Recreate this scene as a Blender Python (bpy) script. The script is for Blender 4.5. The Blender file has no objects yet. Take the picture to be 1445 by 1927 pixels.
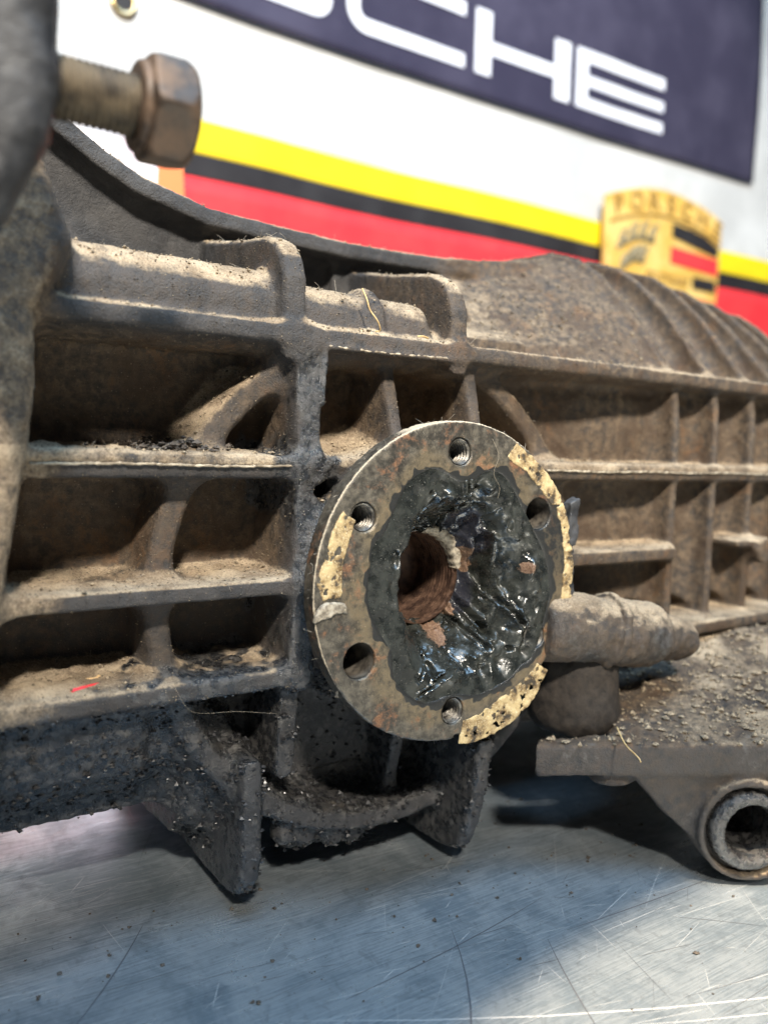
import bpy, math, random
import numpy as np
from mathutils import Matrix, Vector
random.seed(7)
RNG = np.random.default_rng(11)
sc = bpy.context.scene
COL = sc.collection
mm = 0.001

# ------------------------------------------------------------------ camera
cam_d = bpy.data.cameras.new('camera')
cam = bpy.data.objects.new('camera', cam_d)
COL.objects.link(cam)
cam_d.sensor_fit = 'VERTICAL'
cam_d.sensor_height = 36.0
cam_d.lens = 28.02
cam_d.clip_start = 0.01
cam_d.clip_end = 20.0
right = Vector((0.84043299, -0.54119978, 0.02784209))
up = Vector((0.01751278, 0.07847429, 0.9967623))
fwd = Vector((0.54163243, 0.83722433, -0.07543029))
cam.matrix_world = Matrix(((right.x, up.x, -fwd.x, -0.16516366),
                           (right.y, up.y, -fwd.y, -0.21534288),
                           (right.z, up.z, -fwd.z, 0.04442307),
                           (0, 0, 0, 1)))
cam_d.dof.use_dof = True
cam_d.dof.focus_distance = 0.272
cam_d.dof.aperture_fstop = 7.0
sc.camera = cam

# ------------------------------------------------------------------ light
world = bpy.data.worlds.new('World')
sc.world = world
world.use_nodes = True
bg = world.node_tree.nodes['Background']
bg.inputs['Color'].default_value = (0.75, 0.87, 1.0, 1)
bg.inputs['Strength'].default_value = 0.10


def aim(o, target):
    d = (Vector(target) - o.location).normalized()
    o.rotation_euler = d.to_track_quat('-Z', 'Y').to_euler()


def lamp(name, kind, loc, target, power, colour, **kw):
    d = bpy.data.lights.new(name, kind)
    d.energy = power
    d.color = colour
    for k_, v_ in kw.items():
        setattr(d, k_, v_)
    o = bpy.data.objects.new(name, d)
    COL.objects.link(o)
    o.location = loc
    aim(o, target)
    return o


# workshop spot lamp, up to the left behind the photographer
lamp('workshop_lamp', 'SPOT', (-0.554, -1.375, 1.416), (0.166, 0.413, 0.466), 490, (1.0, 0.92, 0.80),
     spot_size=math.radians(38.0), spot_blend=0.05, shadow_soft_size=0.11)
# added spot for the bench's warm patch; its cone edge imitates a shadow edge
lamp('added_bench_spot', 'SPOT', (0.10, -0.53, 1.20), (0.10, -0.505, -0.117), 330, (1.0, 0.80, 0.56),
     spot_size=math.radians(39.0), spot_blend=0.02, shadow_soft_size=0.01)
# cool daylight from above
lamp('skylight', 'AREA', (0.02, -0.36, 1.45), (0.02, -0.06, -0.1), 30, (0.42, 0.69, 1.0),
     shape='RECTANGLE', size=1.1, size_y=0.55)

sc.view_settings.view_transform = 'Standard'
sc.view_settings.look = 'None'
sc.view_settings.exposure = 0.0
sc.view_settings.gamma = 1.0
sc.view_settings.use_curve_mapping = False
sc.cycles.use_denoising = True
sc.cycles.max_bounces = 6


# ------------------------------------------------------------------ helpers
def mesh_np(name, V, F, normals=None, smooth=True, attrs=None):
    """V (n,3) metres, F list/array of equal-size faces"""
    V = np.asarray(V, np.float32)
    F = np.asarray(F, np.int32)
    me = bpy.data.meshes.new(name)
    k = F.shape[1]
    me.vertices.add(len(V))
    me.vertices.foreach_set('co', V.ravel())
    me.loops.add(F.size)
    me.loops.foreach_set('vertex_index', F.ravel())
    me.polygons.add(len(F))
    me.polygons.foreach_set('loop_start', np.arange(0, F.size, k, dtype=np.int32))
    me.polygons.foreach_set('use_smooth', np.full(len(F), smooth, bool))
    me.update(calc_edges=True)
    me.validate()
    if attrs is not None:
        a = me.color_attributes.new('wear', 'FLOAT_COLOR', 'POINT')
        c = np.ones((len(V), 4), np.float32)
        c[:, :3] = attrs
        a.data.foreach_set('color', c.ravel())
    if normals is not None:
        me.normals_split_custom_set_from_vertices(np.asarray(normals, np.float32).tolist())
    return me


def link(name, me, mat=None, parent=None):
    o = bpy.data.objects.new(name, me)
    COL.objects.link(o)
    if me is not None and mat is not None:
        me.materials.append(mat)
    if parent is not None:
        o.parent = parent
        if parent.type == 'EMPTY':
            o.matrix_parent_inverse = Matrix.Translation(-parent.location)
    return o


def tag(o, label=None, cat=None, group=None, kind=None):
    if label:
        o['label'] = label
    if cat:
        o['category'] = cat
    if group:
        o['group'] = group
    if kind:
        o['kind'] = kind
    return o


def empty(name, loc):
    o = bpy.data.objects.new(name, None)
    COL.objects.link(o)
    o.location = loc
    o.empty_display_size = 0.02
    return o


class MB:
    """plain polygon builder (metres)"""
    def __init__(s):
        s.v, s.f = [], []

    def face_loop(s, base, n):
        s.f.append(tuple(range(base, base + n)))

    def prism(s, pts, y0, y1, axis='y'):
        """polygon in xz extruded along y"""
        b = len(s.v)
        n = len(pts)
        for y in (y0, y1):
            for (x, z) in pts:
                s.v.append((x, y, z))
        area = sum(pts[i][0] * pts[(i + 1) % n][1] - pts[(i + 1) % n][0] * pts[i][1] for i in range(n))
        ccw = area > 0
        fr = list(range(b, b + n))
        bk = list(range(b + n, b + 2 * n))
        s.f.append(tuple(fr if ccw else fr[::-1]))
        s.f.append(tuple(bk[::-1] if ccw else bk))
        for i in range(n):
            j = (i + 1) % n
            q = (b + i, b + n + i, b + n + j, b + j)
            s.f.append(q if ccw else q[::-1])
        return s

    def box(s, x0, x1, y0, y1, z0, z1):
        return s.prism([(x0, z0), (x1, z0), (x1, z1), (x0, z1)], y0, y1)

    def tube(s, pts, rad, n=6):
        """tube along 3D points; rad scalar or list"""
        P = [Vector(p) for p in pts]
        b = len(s.v)
        for i, p in enumerate(P):
            t = (P[min(i + 1, len(P) - 1)] - P[max(i - 1, 0)]).normalized()
            a = t.cross(Vector((0.31, 0.2, 0.93))).normalized()
            c = t.cross(a)
            r = rad[i] if isinstance(rad, (list, tuple)) else rad
            for k in range(n):
                w = 2 * math.pi * k / n
                s.v.append(tuple(p + a * (r * math.cos(w)) + c * (r * math.sin(w))))
        for i in range(len(P) - 1):
            for k in range(n):
                k2 = (k + 1) % n
                s.f.append((b + i * n + k, b + i * n + k2, b + (i + 1) * n + k2, b + (i + 1) * n + k))
        s.f.append(tuple(b + k for k in range(n))[::-1])
        s.f.append(tuple(b + (len(P) - 1) * n + k for k in range(n)))
        return s

    def build(s, name, mat, parent=None, smooth=False, bevel=0):
        me = bpy.data.meshes.new(name)
        me.from_pydata(s.v, [], s.f)
        me.update()
        if smooth:
            for p in me.polygons:
                p.use_smooth = True
        o = link(name, me, mat, parent)
        if bevel:
            md = o.modifiers.new('bevel', 'BEVEL')
            md.width = bevel
            md.segments = 2
            md.limit_method = 'ANGLE'
        return o


# ---- numpy noise
def _hash(ix, iy, iz, seed):
    n = (ix.astype(np.int64) * 374761393 + iy.astype(np.int64) * 668265263 + iz.astype(np.int64) * 2147483647 + seed * 974634777) & 0xFFFFFFFF
    n = ((n ^ (n >> 13)) * 1274126177) & 0xFFFFFFFF
    n = ((n ^ (n >> 16)) * 2246822519) & 0xFFFFFFFF
    return ((n ^ (n >> 15)) & 0xFFFFFF) / float(0xFFFFFF)


def vnoise(P, scale, seed=0):
    """value noise in 0..1 ; P (n,3)"""
    q = np.asarray(P, np.float64) * scale
    i = np.floor(q).astype(np.int64)
    f = q - i
    f = f * f * (3 - 2 * f)
    r = 0
    for dx in (0, 1):
        for dy in (0, 1):
            for dz in (0, 1):
                w = (f[:, 0] if dx else 1 - f[:, 0]) * (f[:, 1] if dy else 1 - f[:, 1]) * (f[:, 2] if dz else 1 - f[:, 2])
                r = r + w * _hash(i[:, 0] + dx, i[:, 1] + dy, i[:, 2] + dz, seed)
    return r


def fbm(P, scale, octv=3, seed=0, gain=0.5):
    a, t, r = 1.0, 0.0, 0.0
    for o in range(octv):
        r = r + a * (vnoise(P, scale * 2 ** o, seed + o * 17) - 0.5)
        t += a
        a *= gain
    return r / t


def sstep(a, b, x):
    t = np.clip((x - a) / (b - a), 0, 1)
    return t * t * (3 - 2 * t)


# ---- signed distance modelling (millimetres)
def seg2(u, v, pts):
    d = None
    for (a, b) in zip(pts[:-1], pts[1:]):
        ax, az = a
        bx, bz = b[0] - ax, b[1] - az
        L = bx * bx + bz * bz + 1e-9
        t = np.clip(((u - ax) * bx + (v - az) * bz) / L, 0, 1)
        q = (u - ax - t * bx) ** 2 + (v - az - t * bz) ** 2
        d = q if d is None else np.minimum(d, q)
    return np.sqrt(d)


def poly2(u, v, pts):
    d = seg2(u, v, list(pts) + [pts[0]])
    ins = np.zeros(np.broadcast(u, v).shape, bool)
    n = len(pts)
    for i in range(n):
        x1, z1 = pts[i]
        x2, z2 = pts[(i + 1) % n]
        if z1 == z2:
            continue
        c = ((z1 > v) != (z2 > v)) & (u < (x2 - x1) * (v - z1) / (z2 - z1) + x1)
        ins = ins ^ c
    return np.where(ins, -d, d)


def slab(y, a, b):
    return np.abs(y - (a + b) / 2) - (b - a) / 2


def ext(a, b, r):
    a = a + r
    b = b + r
    return np.minimum(np.maximum(a, b), 0) + np.sqrt(np.maximum(a, 0) ** 2 + np.maximum(b, 0) ** 2) - r


class Field:
    def __init__(s, lo, hi, h):
        s.lo = np.array(lo, float)
        s.h = h
        n = np.ceil((np.array(hi) - s.lo) / h).astype(int) + 1
        s.n = n
        s.ax = [(s.lo[i] + h * np.arange(n[i])).astype(np.float32) for i in range(3)]
        s.D = np.full(n, 30.0, np.float32)
        s.B = np.full(n, 30.0, np.float32)
        s.L = np.zeros(n, np.uint8)
        s.names = []

    def sub(s, b, m):
        sl = []
        for i in range(3):
            a0 = int(np.clip(np.floor((b[i][0] - m - s.lo[i]) / s.h), 0, s.n[i]))
            a1 = int(np.clip(np.ceil((b[i][1] + m - s.lo[i]) / s.h) + 1, 0, s.n[i]))
            sl.append(slice(a0, a1))
        x = s.ax[0][sl[0]][:, None, None]
        y = s.ax[1][sl[1]][None, :, None]
        z = s.ax[2][sl[2]][None, None, :]
        return tuple(sl), x, y, z

    def add(s, name, b, fn, k=5.0, bias=0.0, part=None):
        sl, x, y, z = s.sub(b, k + 4)
        if 0 in s.D[sl].shape:
            return None
        d = np.broadcast_to(fn(x, y, z), s.D[sl].shape).astype(np.float32)
        a = s.D[sl]
        h = np.maximum(k - np.abs(a - d), 0) / k
        s.D[sl] = np.minimum(a, d) - h * h * k / 4
        if part is None:
            s.names.append(name)
            part = len(s.names) - 1
        db = d - bias
        m = db < s.B[sl]
        s.L[sl][m] = part
        s.B[sl][m] = db[m]
        return part

    def cut(s, b, fn, k=1.5):
        sl, x, y, z = s.sub(b, k + 3)
        if 0 in s.D[sl].shape:
            return
        d = -np.broadcast_to(fn(x, y, z), s.D[sl].shape).astype(np.float32)
        a = s.D[sl]
        h = np.maximum(k - np.abs(a - d), 0) / k
        s.D[sl] = np.maximum(a, d) + h * h * k / 4

    # convenience primitives
    def rib(s, name, pts, w, y0, y1, draft=0.05, r=1.5, k=5.0, bias=0.0, part=None):
        xs = [p[0] for p in pts]
        zs = [p[1] for p in pts]
        e = w + draft * (y1 - y0)
        b = ((min(xs) - e, max(xs) + e), (y0, y1), (min(zs) - e, max(zs) + e))
        return s.add(name, b, lambda x, y, z: ext(seg2(x, z, pts) - w - draft * (y - y0), slab(y, y0, y1), r), k, bias, part)

    def xz(s, name, pts, y0, y1, draft=0.0, r=1.5, k=5.0, bias=0.0, part=None):
        xs = [p[0] for p in pts]
        zs = [p[1] for p in pts]
        e = max(0, draft * (y1 - y0))
        b = ((min(xs) - e, max(xs) + e), (y0, y1), (min(zs) - e, max(zs) + e))
        return s.add(name, b, lambda x, y, z: ext(poly2(x, z, pts) - draft * (y - y0), slab(y, y0, y1), r), k, bias, part)

    def yz(s, name, pts, x0, x1, r=1.5, k=5.0, bias=0.0, part=None):
        ys = [p[0] for p in pts]
        zs = [p[1] for p in pts]
        b = ((x0, x1), (min(ys), max(ys)), (min(zs), max(zs)))
        return s.add(name, b, lambda x, y, z: ext(poly2(y, z, pts), slab(x, x0, x1), r), k, bias, part)

    def cone(s, name, p0, p1, r0, r1, r=1.5, k=5.0, bias=0.0, part=None):
        p0 = np.array(p0, float)
        p1 = np.array(p1, float)
        ax = p1 - p0
        L = np.linalg.norm(ax)
        ax = ax / L
        R = max(r0, r1)
        b = tuple((min(p0[i], p1[i]) - R, max(p0[i], p1[i]) + R) for i in range(3))

        def fn(x, y, z):
            t = (x - p0[0]) * ax[0] + (y - p0[1]) * ax[1] + (z - p0[2]) * ax[2]
            q = (x - p0[0]) ** 2 + (y - p0[1]) ** 2 + (z - p0[2]) ** 2 - t * t
            rad = np.sqrt(np.maximum(q, 0)) - (r0 + (r1 - r0) * np.clip(t / L, 0, 1))
            return ext(rad, slab(t, 0, L), r)
        return s.add(name, b, fn, k, bias, part)

    def mesh(s):
        D = s.D
        for a in range(3):
            i0 = [slice(None)] * 3
            i0[a] = 0
            D[tuple(i0)] = np.maximum(D[tuple(i0)], 0.5)
            i0[a] = -1
            D[tuple(i0)] = np.maximum(D[tuple(i0)], 0.5)
        ins = D < 0
        cnt = np.zeros(s.n - 1, np.int8)
        for dx in (0, 1):
            for dy in (0, 1):
                for dz in (0, 1):
                    cnt += ins[dx:s.n[0] - 1 + dx, dy:s.n[1] - 1 + dy, dz:s.n[2] - 1 + dz]
        act = (cnt > 0) & (cnt < 8)
        I = np.argwhere(act)
        idx = np.full(s.n - 1, -1, np.int32)
        idx[act] = np.arange(len(I))
        cor = {}
        for c in range(8):
            o = (c & 1, (c >> 1) & 1, (c >> 2) & 1)
            cor[c] = D[I[:, 0] + o[0], I[:, 1] + o[1], I[:, 2] + o[2]]
        acc = np.zeros((len(I), 3), np.float64)
        num = np.zeros(len(I))
        for c in range(8):
            for a in range(3):
                if c & (1 << a):
                    continue
                c2 = c | (1 << a)
                m = (cor[c] < 0) != (cor[c2] < 0)
                den = np.where(m, cor[c] - cor[c2], 1)
                t = np.where(m, cor[c] / den, 0)
                o = np.array([c & 1, (c >> 1) & 1, (c >> 2) & 1], float)
                for q in range(3):
                    acc[:, q] += np.where(m, o[q] + (t if q == a else 0), 0)
                num += m
        loc = acc / num[:, None]
        V = s.lo + (I + loc) * s.h
        lab = s.L[tuple(np.minimum(np.round(I + loc).astype(int), s.n - 1).T)]
        F = []
        n = s.n
        for a in range(3):
            b, c = (a + 1) % 3, (a + 2) % 3
            s0 = [slice(None)] * 3
            s1 = [slice(None)] * 3
            s0[a] = slice(0, n[a] - 1)
            s1[a] = slice(1, n[a])
            A = ins[tuple(s0)]
            Bn = ins[tuple(s1)]
            E = np.argwhere(A != Bn)
            ok = (E[:, b] > 0) & (E[:, c] > 0) & (E[:, b] < n[b] - 1) & (E[:, c] < n[c] - 1)
            E = E[ok]
            fl = A[tuple(E.T)]

            def ci(db, dc):
                Q = E.copy()
                Q[:, b] += db
                Q[:, c] += dc
                return idx[tuple(Q.T)]
            q = np.stack([ci(-1, -1), ci(0, -1), ci(0, 0), ci(-1, 0)], 1)
            q[~fl] = q[~fl][:, ::-1]
            F.append(q)
        F = np.concatenate(F)
        return V, F, lab


def vnormals(V, F):
    a = V[F[:, 2]] - V[F[:, 0]]
    b = V[F[:, 3]] - V[F[:, 1]] if F.shape[1] == 4 else V[F[:, 2]] - V[F[:, 1]]
    fn = np.cross(a, b)
    N = np.zeros_like(V)
    for k in range(F.shape[1]):
        for q in range(3):
            N[:, q] += np.bincount(F[:, k], fn[:, q], len(V))
    return N / (np.linalg.norm(N, axis=1)[:, None] + 1e-12)


def convexity(V, F, N):
    c = V[F].mean(1)
    acc = np.zeros_like(V)
    num = np.bincount(F.ravel(), minlength=len(V)).astype(float)
    for k in range(F.shape[1]):
        for q in range(3):
            acc[:, q] += np.bincount(F[:, k], c[:, q], len(V))
    acc /= num[:, None]
    r = -((acc - V) * N).sum(1)
    # spread over the neighbours
    fm_ = r[F].mean(1)
    o = np.zeros(len(V))
    for k in range(F.shape[1]):
        o += np.bincount(F[:, k], fm_, len(V))
    return o / num


def islands(f, big=500):
    """separate large unconnected pieces of a face set; crumbs stay with the largest"""
    used, inv = np.unique(f.ravel(), return_inverse=True)
    q = inv.reshape(f.shape)
    lab_ = np.arange(len(used))
    for _ in range(4000):
        m_ = lab_[q].min(1)
        new = lab_.copy()
        for k in range(f.shape[1]):
            np.minimum.at(new, q[:, k], m_)
        new = new[new]
        if (new == lab_).all():
            break
        lab_ = new
    fl_ = lab_[q[:, 0]]
    ids, cnt = np.unique(fl_, return_counts=True)
    keep = [i for i, c in zip(ids, cnt) if c >= big]
    if len(keep) <= 1:
        return [f]
    main = ids[np.argmax(cnt)]
    rest = ~np.isin(fl_, [k for k in keep if k != main])
    return [f[rest]] + [f[fl_ == k] for k in keep if k != main]


def split_parts(V, F, lab, names, wear, mat, parent, N=None, minf=12):
    """one object for every labelled region, normals kept continuous over the joints"""
    if N is None:
        N = vnormals(V, F)
    fl = np.sort(lab[F], axis=1)[:, 1]
    out = {}
    for i, nm in enumerate(names):
        f = F[fl == i]
        if len(f) < minf:
            continue
        for g in (islands(f, 60) if nm == 'side_wall' else [f]):
            used, inv = np.unique(g.ravel(), return_inverse=True)
            me = mesh_np(nm, V[used] * mm, inv.reshape(g.shape), N[used], True, wear[used])
            out.setdefault(nm, []).append(link(nm, me, mat, parent))
    return out


# ------------------------------------------------------------------ materials
class NT:
    def __init__(s, name):
        s.m = bpy.data.materials.new(name)
        s.m.use_nodes = True
        s.t = s.m.node_tree
        s.n = s.t.nodes
        s.b = s.n['Principled BSDF']

    def new(s, typ, **kw):
        o = s.n.new(typ)
        for k_, v_ in kw.items():
            setattr(o, k_, v_)
        return o

    def link(s, a, b):
        s.t.links.new(a, b)

    def coord(s):
        if not hasattr(s, '_c'):
            s._c = s.new('ShaderNodeTexCoord').outputs['Object']
        return s._c

    def mapped(s, scale, rot=(0, 0, 0)):
        m_ = s.new('ShaderNodeMapping')
        m_.inputs['Scale'].default_value = scale
        m_.inputs['Rotation'].default_value = rot
        s.link(s.coord(), m_.inputs['Vector'])
        return m_.outputs[0]

    def noise(s, scale, detail=3, rough=0.55, vec=None, dist=0.0):
        o = s.new('ShaderNodeTexNoise')
        o.inputs['Scale'].default_value = scale
        o.inputs['Detail'].default_value = detail
        o.inputs['Roughness'].default_value = rough
        o.inputs['Distortion'].default_value = dist
        s.link(vec if vec is not None else s.coord(), o.inputs['Vector'])
        return o.outputs['Fac']

    def ramp(s, fac, stops):
        o = s.new('ShaderNodeValToRGB')
        e = o.color_ramp.elements
        while len(e) < len(stops):
            e.new(0.5)
        for q, (p, c) in zip(e, stops):
            q.position = p
            q.color = c if len(c) == 4 else (*c, 1)
        s.link(fac, o.inputs[0])
        return o.outputs[0]

    def step(s, fac, a, b):
        o = s.new('ShaderNodeMapRange')
        o.interpolation_type = 'SMOOTHSTEP'
        o.inputs['From Min'].default_value = a
        o.inputs['From Max'].default_value = b
        s._in(fac, o.inputs['Value'])
        return o.outputs['Result']

    def _in(s, v, sock):
        if isinstance(v, (int, float)):
            sock.default_value = v
        elif isinstance(v, tuple):
            sock.default_value = v if len(v) == 4 else (*v, 1)
        else:
            s.link(v, sock)

    def math(s, op, a, b=0.0, clamp=False):
        o = s.new('ShaderNodeMath', operation=op, use_clamp=clamp)
        s._in(a, o.inputs[0])
        s._in(b, o.inputs[1])
        return o.outputs[0]

    def mix(s, fac, a, b):
        o = s.new('ShaderNodeMix', data_type='RGBA')
        s._in(fac, o.inputs[0])
        s._in(a, o.inputs[6])
        s._in(b, o.inputs[7])
        return o.outputs[2]

    def mixf(s, fac, a, b):
        o = s.new('ShaderNodeMix', data_type='FLOAT')
        s._in(fac, o.inputs[0])
        s._in(a, o.inputs[2])
        s._in(b, o.inputs[3])
        return o.outputs[0]

    def wear(s):
        a = s.new('ShaderNodeVertexColor', layer_name='wear')
        sp = s.new('ShaderNodeSeparateColor')
        s.link(a.outputs[0], sp.inputs[0])
        return sp.outputs[0], sp.outputs[1], sp.outputs[2]

    def bump(s, h, strength, dist):
        o = s.new('ShaderNodeBump')
        s._in(strength, o.inputs['Strength'])
        o.inputs['Distance'].default_value = dist
        s.link(h, o.inputs['Height'])
        if hasattr(s, '_lastb'):
            s.link(s._lastb, o.inputs['Normal'])
        s._lastb = o.outputs[0]
        s.link(o.outputs[0], s.b.inputs['Normal'])

    def set(s, **kw):
        for k_, v_ in kw.items():
            nm = {'color': 'Base Color', 'rough': 'Roughness', 'metal': 'Metallic', 'spec': 'Specular IOR Level', 'coat': 'Coat Weight', 'trans': 'Transmission Weight', 'sheen': 'Sheen Weight', 'alpha': 'Alpha'}[k_]
            s._in(v_, s.b.inputs[nm])
        return s


def mat_cast():
    t = NT('dirty_cast_alloy')
    dust, grease, film = t.wear()
    n1 = t.noise(60, 6, 0.65, dist=0.5)
    n2 = t.noise(300, 5, 0.7)
    n3 = t.noise(1500, 3, 0.7)
    nf = t.noise(3200, 2, 0.7)
    bare = t.mix(t.step(n1, 0.35, 0.65), (0.024, 0.025, 0.028), (0.056, 0.055, 0.056))
    brown = t.mix(t.step(n2, 0.25, 0.78), (0.052, 0.037, 0.025), (0.165, 0.120, 0.080))
    brown = t.mix(t.math('MULTIPLY', t.step(n1, 0.42, 0.68), 0.75), brown, (0.052, 0.031, 0.019))
    nr_ = t.noise(38, 5, 0.7, dist=0.8)
    brown = t.mix(t.math('MULTIPLY', t.math('MULTIPLY', t.step(nr_, 0.52, 0.64), t.step(n2, 0.4, 0.6)), 0.5), brown, (0.150, 0.075, 0.032))
    fm = t.math('MULTIPLY', film, t.step(t.math('ADD', t.math('MULTIPLY', n2, 0.6), t.math('MULTIPLY', n1, 0.6)), 0.38, 0.72))
    fm = t.math('ADD', fm, t.math('MULTIPLY', film, 0.32), clamp=True)
    col = t.mix(fm, bare, brown)
    dn = t.math('ADD', dust, t.math('MULTIPLY', t.math('SUBTRACT', t.math('ADD', t.math('MULTIPLY', n2, 0.75), t.math('MULTIPLY', n3, 0.25)), 0.5), 1.3))
    dmask = t.math('MULTIPLY', t.step(dn, 0.22, 0.85), t.step(dust, 0.02, 0.25))
    dustc = t.mix(t.step(t.math('ADD', t.math('MULTIPLY', n1, 0.6), t.math('MULTIPLY', n3, 0.4)), 0.38, 0.62), (0.205, 0.150, 0.098), (0.47, 0.375, 0.26))
    col = t.mix(t.math('MULTIPLY', dmask, 0.93), col, dustc)
    spk = t.math('MULTIPLY', t.step(nf, 0.66, 0.74), 0.40)
    col = t.mix(spk, col, (0.32, 0.27, 0.20))
    pit = t.math('MULTIPLY', t.step(n3, 0.36, 0.28), 0.45)
    col = t.mix(pit, col, (0.030, 0.025, 0.021))
    gm = t.step(t.math('ADD', grease, t.math('MULTIPLY', t.math('SUBTRACT', n2, 0.5), 0.9)), 0.35, 0.65)
    gcol = t.mix(t.step(n2, 0.42, 0.72), (0.014, 0.0145, 0.016), (0.085, 0.080, 0.074))
    col = t.mix(gm, col, gcol)
    rg = t.mixf(dmask, t.mixf(t.step(n2, 0.3, 0.7), 0.5, 0.72), 0.95)
    rg = t.mixf(gm, rg, t.mixf(t.step(n2, 0.35, 0.7), 0.14, 0.50))
    t.set(color=col, rough=rg, metal=0.0, spec=t.mixf(gm, 0.4, 0.8))
    t.bump(n2, 0.7, 0.0013)
    t.bump(n3, 0.9, 0.0006)
    t.bump(nf, 0.6, 0.00025)
    return t.m


def mat_flange():
    t = NT('flange_steel')
    rust, oil, bare = t.wear()
    n1 = t.noise(70, 5, 0.65, dist=0.6)
    n2 = t.noise(330, 5, 0.7)
    n3 = t.noise(1900, 3, 0.7)
    steel = t.mix(t.step(n2, 0.35, 0.65), (0.060, 0.054, 0.045), (0.150, 0.131, 0.102))
    steel = t.mix(t.math('MULTIPLY', t.step(n1, 0.45, 0.62), 0.8), steel, (0.040, 0.036, 0.031))
    steel = t.mix(t.math('MULTIPLY', bare, t.step(n2, 0.25, 0.6)), steel, (0.170, 0.132, 0.082))
    rm = t.math('MULTIPLY', t.step(t.math('ADD', t.math('MULTIPLY', n1, 0.7), t.math('MULTIPLY', n2, 0.45)), 0.60, 0.72), 0.8)
    col = t.mix(rm, steel, t.mix(t.step(n3, 0.3, 0.7), (0.13, 0.052, 0.022), (0.24, 0.115, 0.05)))
    col = t.mix(t.math('MULTIPLY', t.step(n3, 0.60, 0.70), 0.5), col, (0.42, 0.35, 0.25))
    dm = t.step(t.math('ADD', rust, t.math('MULTIPLY', t.math('SUBTRACT', n3, 0.5), 0.9)), 0.35, 0.7)
    col = t.mix(dm, col, (0.44, 0.37, 0.27))
    om = t.step(t.math('ADD', oil, t.math('MULTIPLY', t.math('SUBTRACT', n2, 0.5), 1.0)), 0.4, 0.6)
    col = t.mix(om, col, (0.020, 0.020, 0.019))
    rg = t.mixf(t.step(n2, 0.35, 0.7), 0.34, 0.55)
    rg = t.mixf(rm, rg, 0.75)
    rg = t.mixf(dm, rg, 0.9)
    rg = t.mixf(om, rg, 0.3)
    me_ = t.math('MULTIPLY', t.math('SUBTRACT', 1.0, t.math('MAXIMUM', rm, t.math('MAXIMUM', dm, om))), 0.45)
    t.set(color=col, rough=rg, metal=me_, spec=0.5)
    t.bump(n2, 0.35, 0.0006)
    t.bump(n3, 0.6, 0.0003)
    return t.m


def mat_grease():
    t = NT('black_grease')
    rust, tint, _ = t.wear()
    n1 = t.noise(150, 4, 0.6)
    n2 = t.noise(450, 3, 0.5, dist=1.2)
    n3 = t.noise(2200, 2, 0.6)
    col = t.mix(t.step(n1, 0.35, 0.65), (0.009, 0.010, 0.009), (0.026, 0.028, 0.024))
    col = t.mix(t.step(tint, 0.3, 0.8), col, (0.020, 0.021, 0.028))
    rm = t.step(t.math('ADD', rust, t.math('MULTIPLY', t.math('SUBTRACT', n2, 0.5), 0.8)), 0.45, 0.65)
    col = t.mix(rm, col, t.mix(t.step(n3, 0.4, 0.6), (0.10, 0.052, 0.032), (0.22, 0.14, 0.09)))
    col = t.mix(t.math('MULTIPLY', t.step(n3, 0.66, 0.74), 0.6), col, (0.35, 0.33, 0.28))
    t.set(color=col, rough=t.mixf(rm, t.mixf(t.step(n1, 0.35, 0.7), 0.15, 0.42), 0.5), spec=0.6)
    t.bump(n1, 0.2, 0.003)
    t.bump(n2, 0.14, 0.0008)
    t.bump(n3, 0.06, 0.0002)
    return t.m


def mat_simple(name, c1, c2, scale, rough=(0.5, 0.7), metal=0.0, bump=0.0, bdist=0.001, detail=4, spec=0.4, lo=0.35, hi=0.65):
    t = NT(name)
    n = t.noise(scale, detail, 0.62)
    f = t.step(n, lo, hi)
    t.set(color=t.mix(f, c1, c2), rough=t.mixf(f, rough[0], rough[1]), metal=metal, spec=spec)
    if bump:
        t.bump(n, bump, bdist)
        t.bump(t.noise(scale * 5, 3, 0.6), bump * 0.6, bdist * 0.25)
    return t.m


def mat_gasket():
    t = NT('old_gasket_paper')
    n2 = t.noise(520, 5, 0.7)
    n1 = t.noise(160, 4, 0.6)
    n3 = t.noise(2400, 2)
    col = t.mix(t.step(n1, 0.38, 0.62), (0.19, 0.12, 0.05), (0.50, 0.375, 0.19))
    col = t.mix(t.math('MULTIPLY', t.step(n3, 0.55, 0.7), 0.6), col, (0.74, 0.64, 0.43))
    col = t.mix(t.step(t.math('ADD', t.math('MULTIPLY', n2, 0.4), t.math('MULTIPLY', n1, 0.6)), 0.47, 0.39), col, (0.045, 0.034, 0.022))
    t.set(color=col, rough=0.85)
    t.bump(n2, 0.6, 0.0008)
    t.bump(n3, 0.4, 0.0003)
    return t.m


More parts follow.
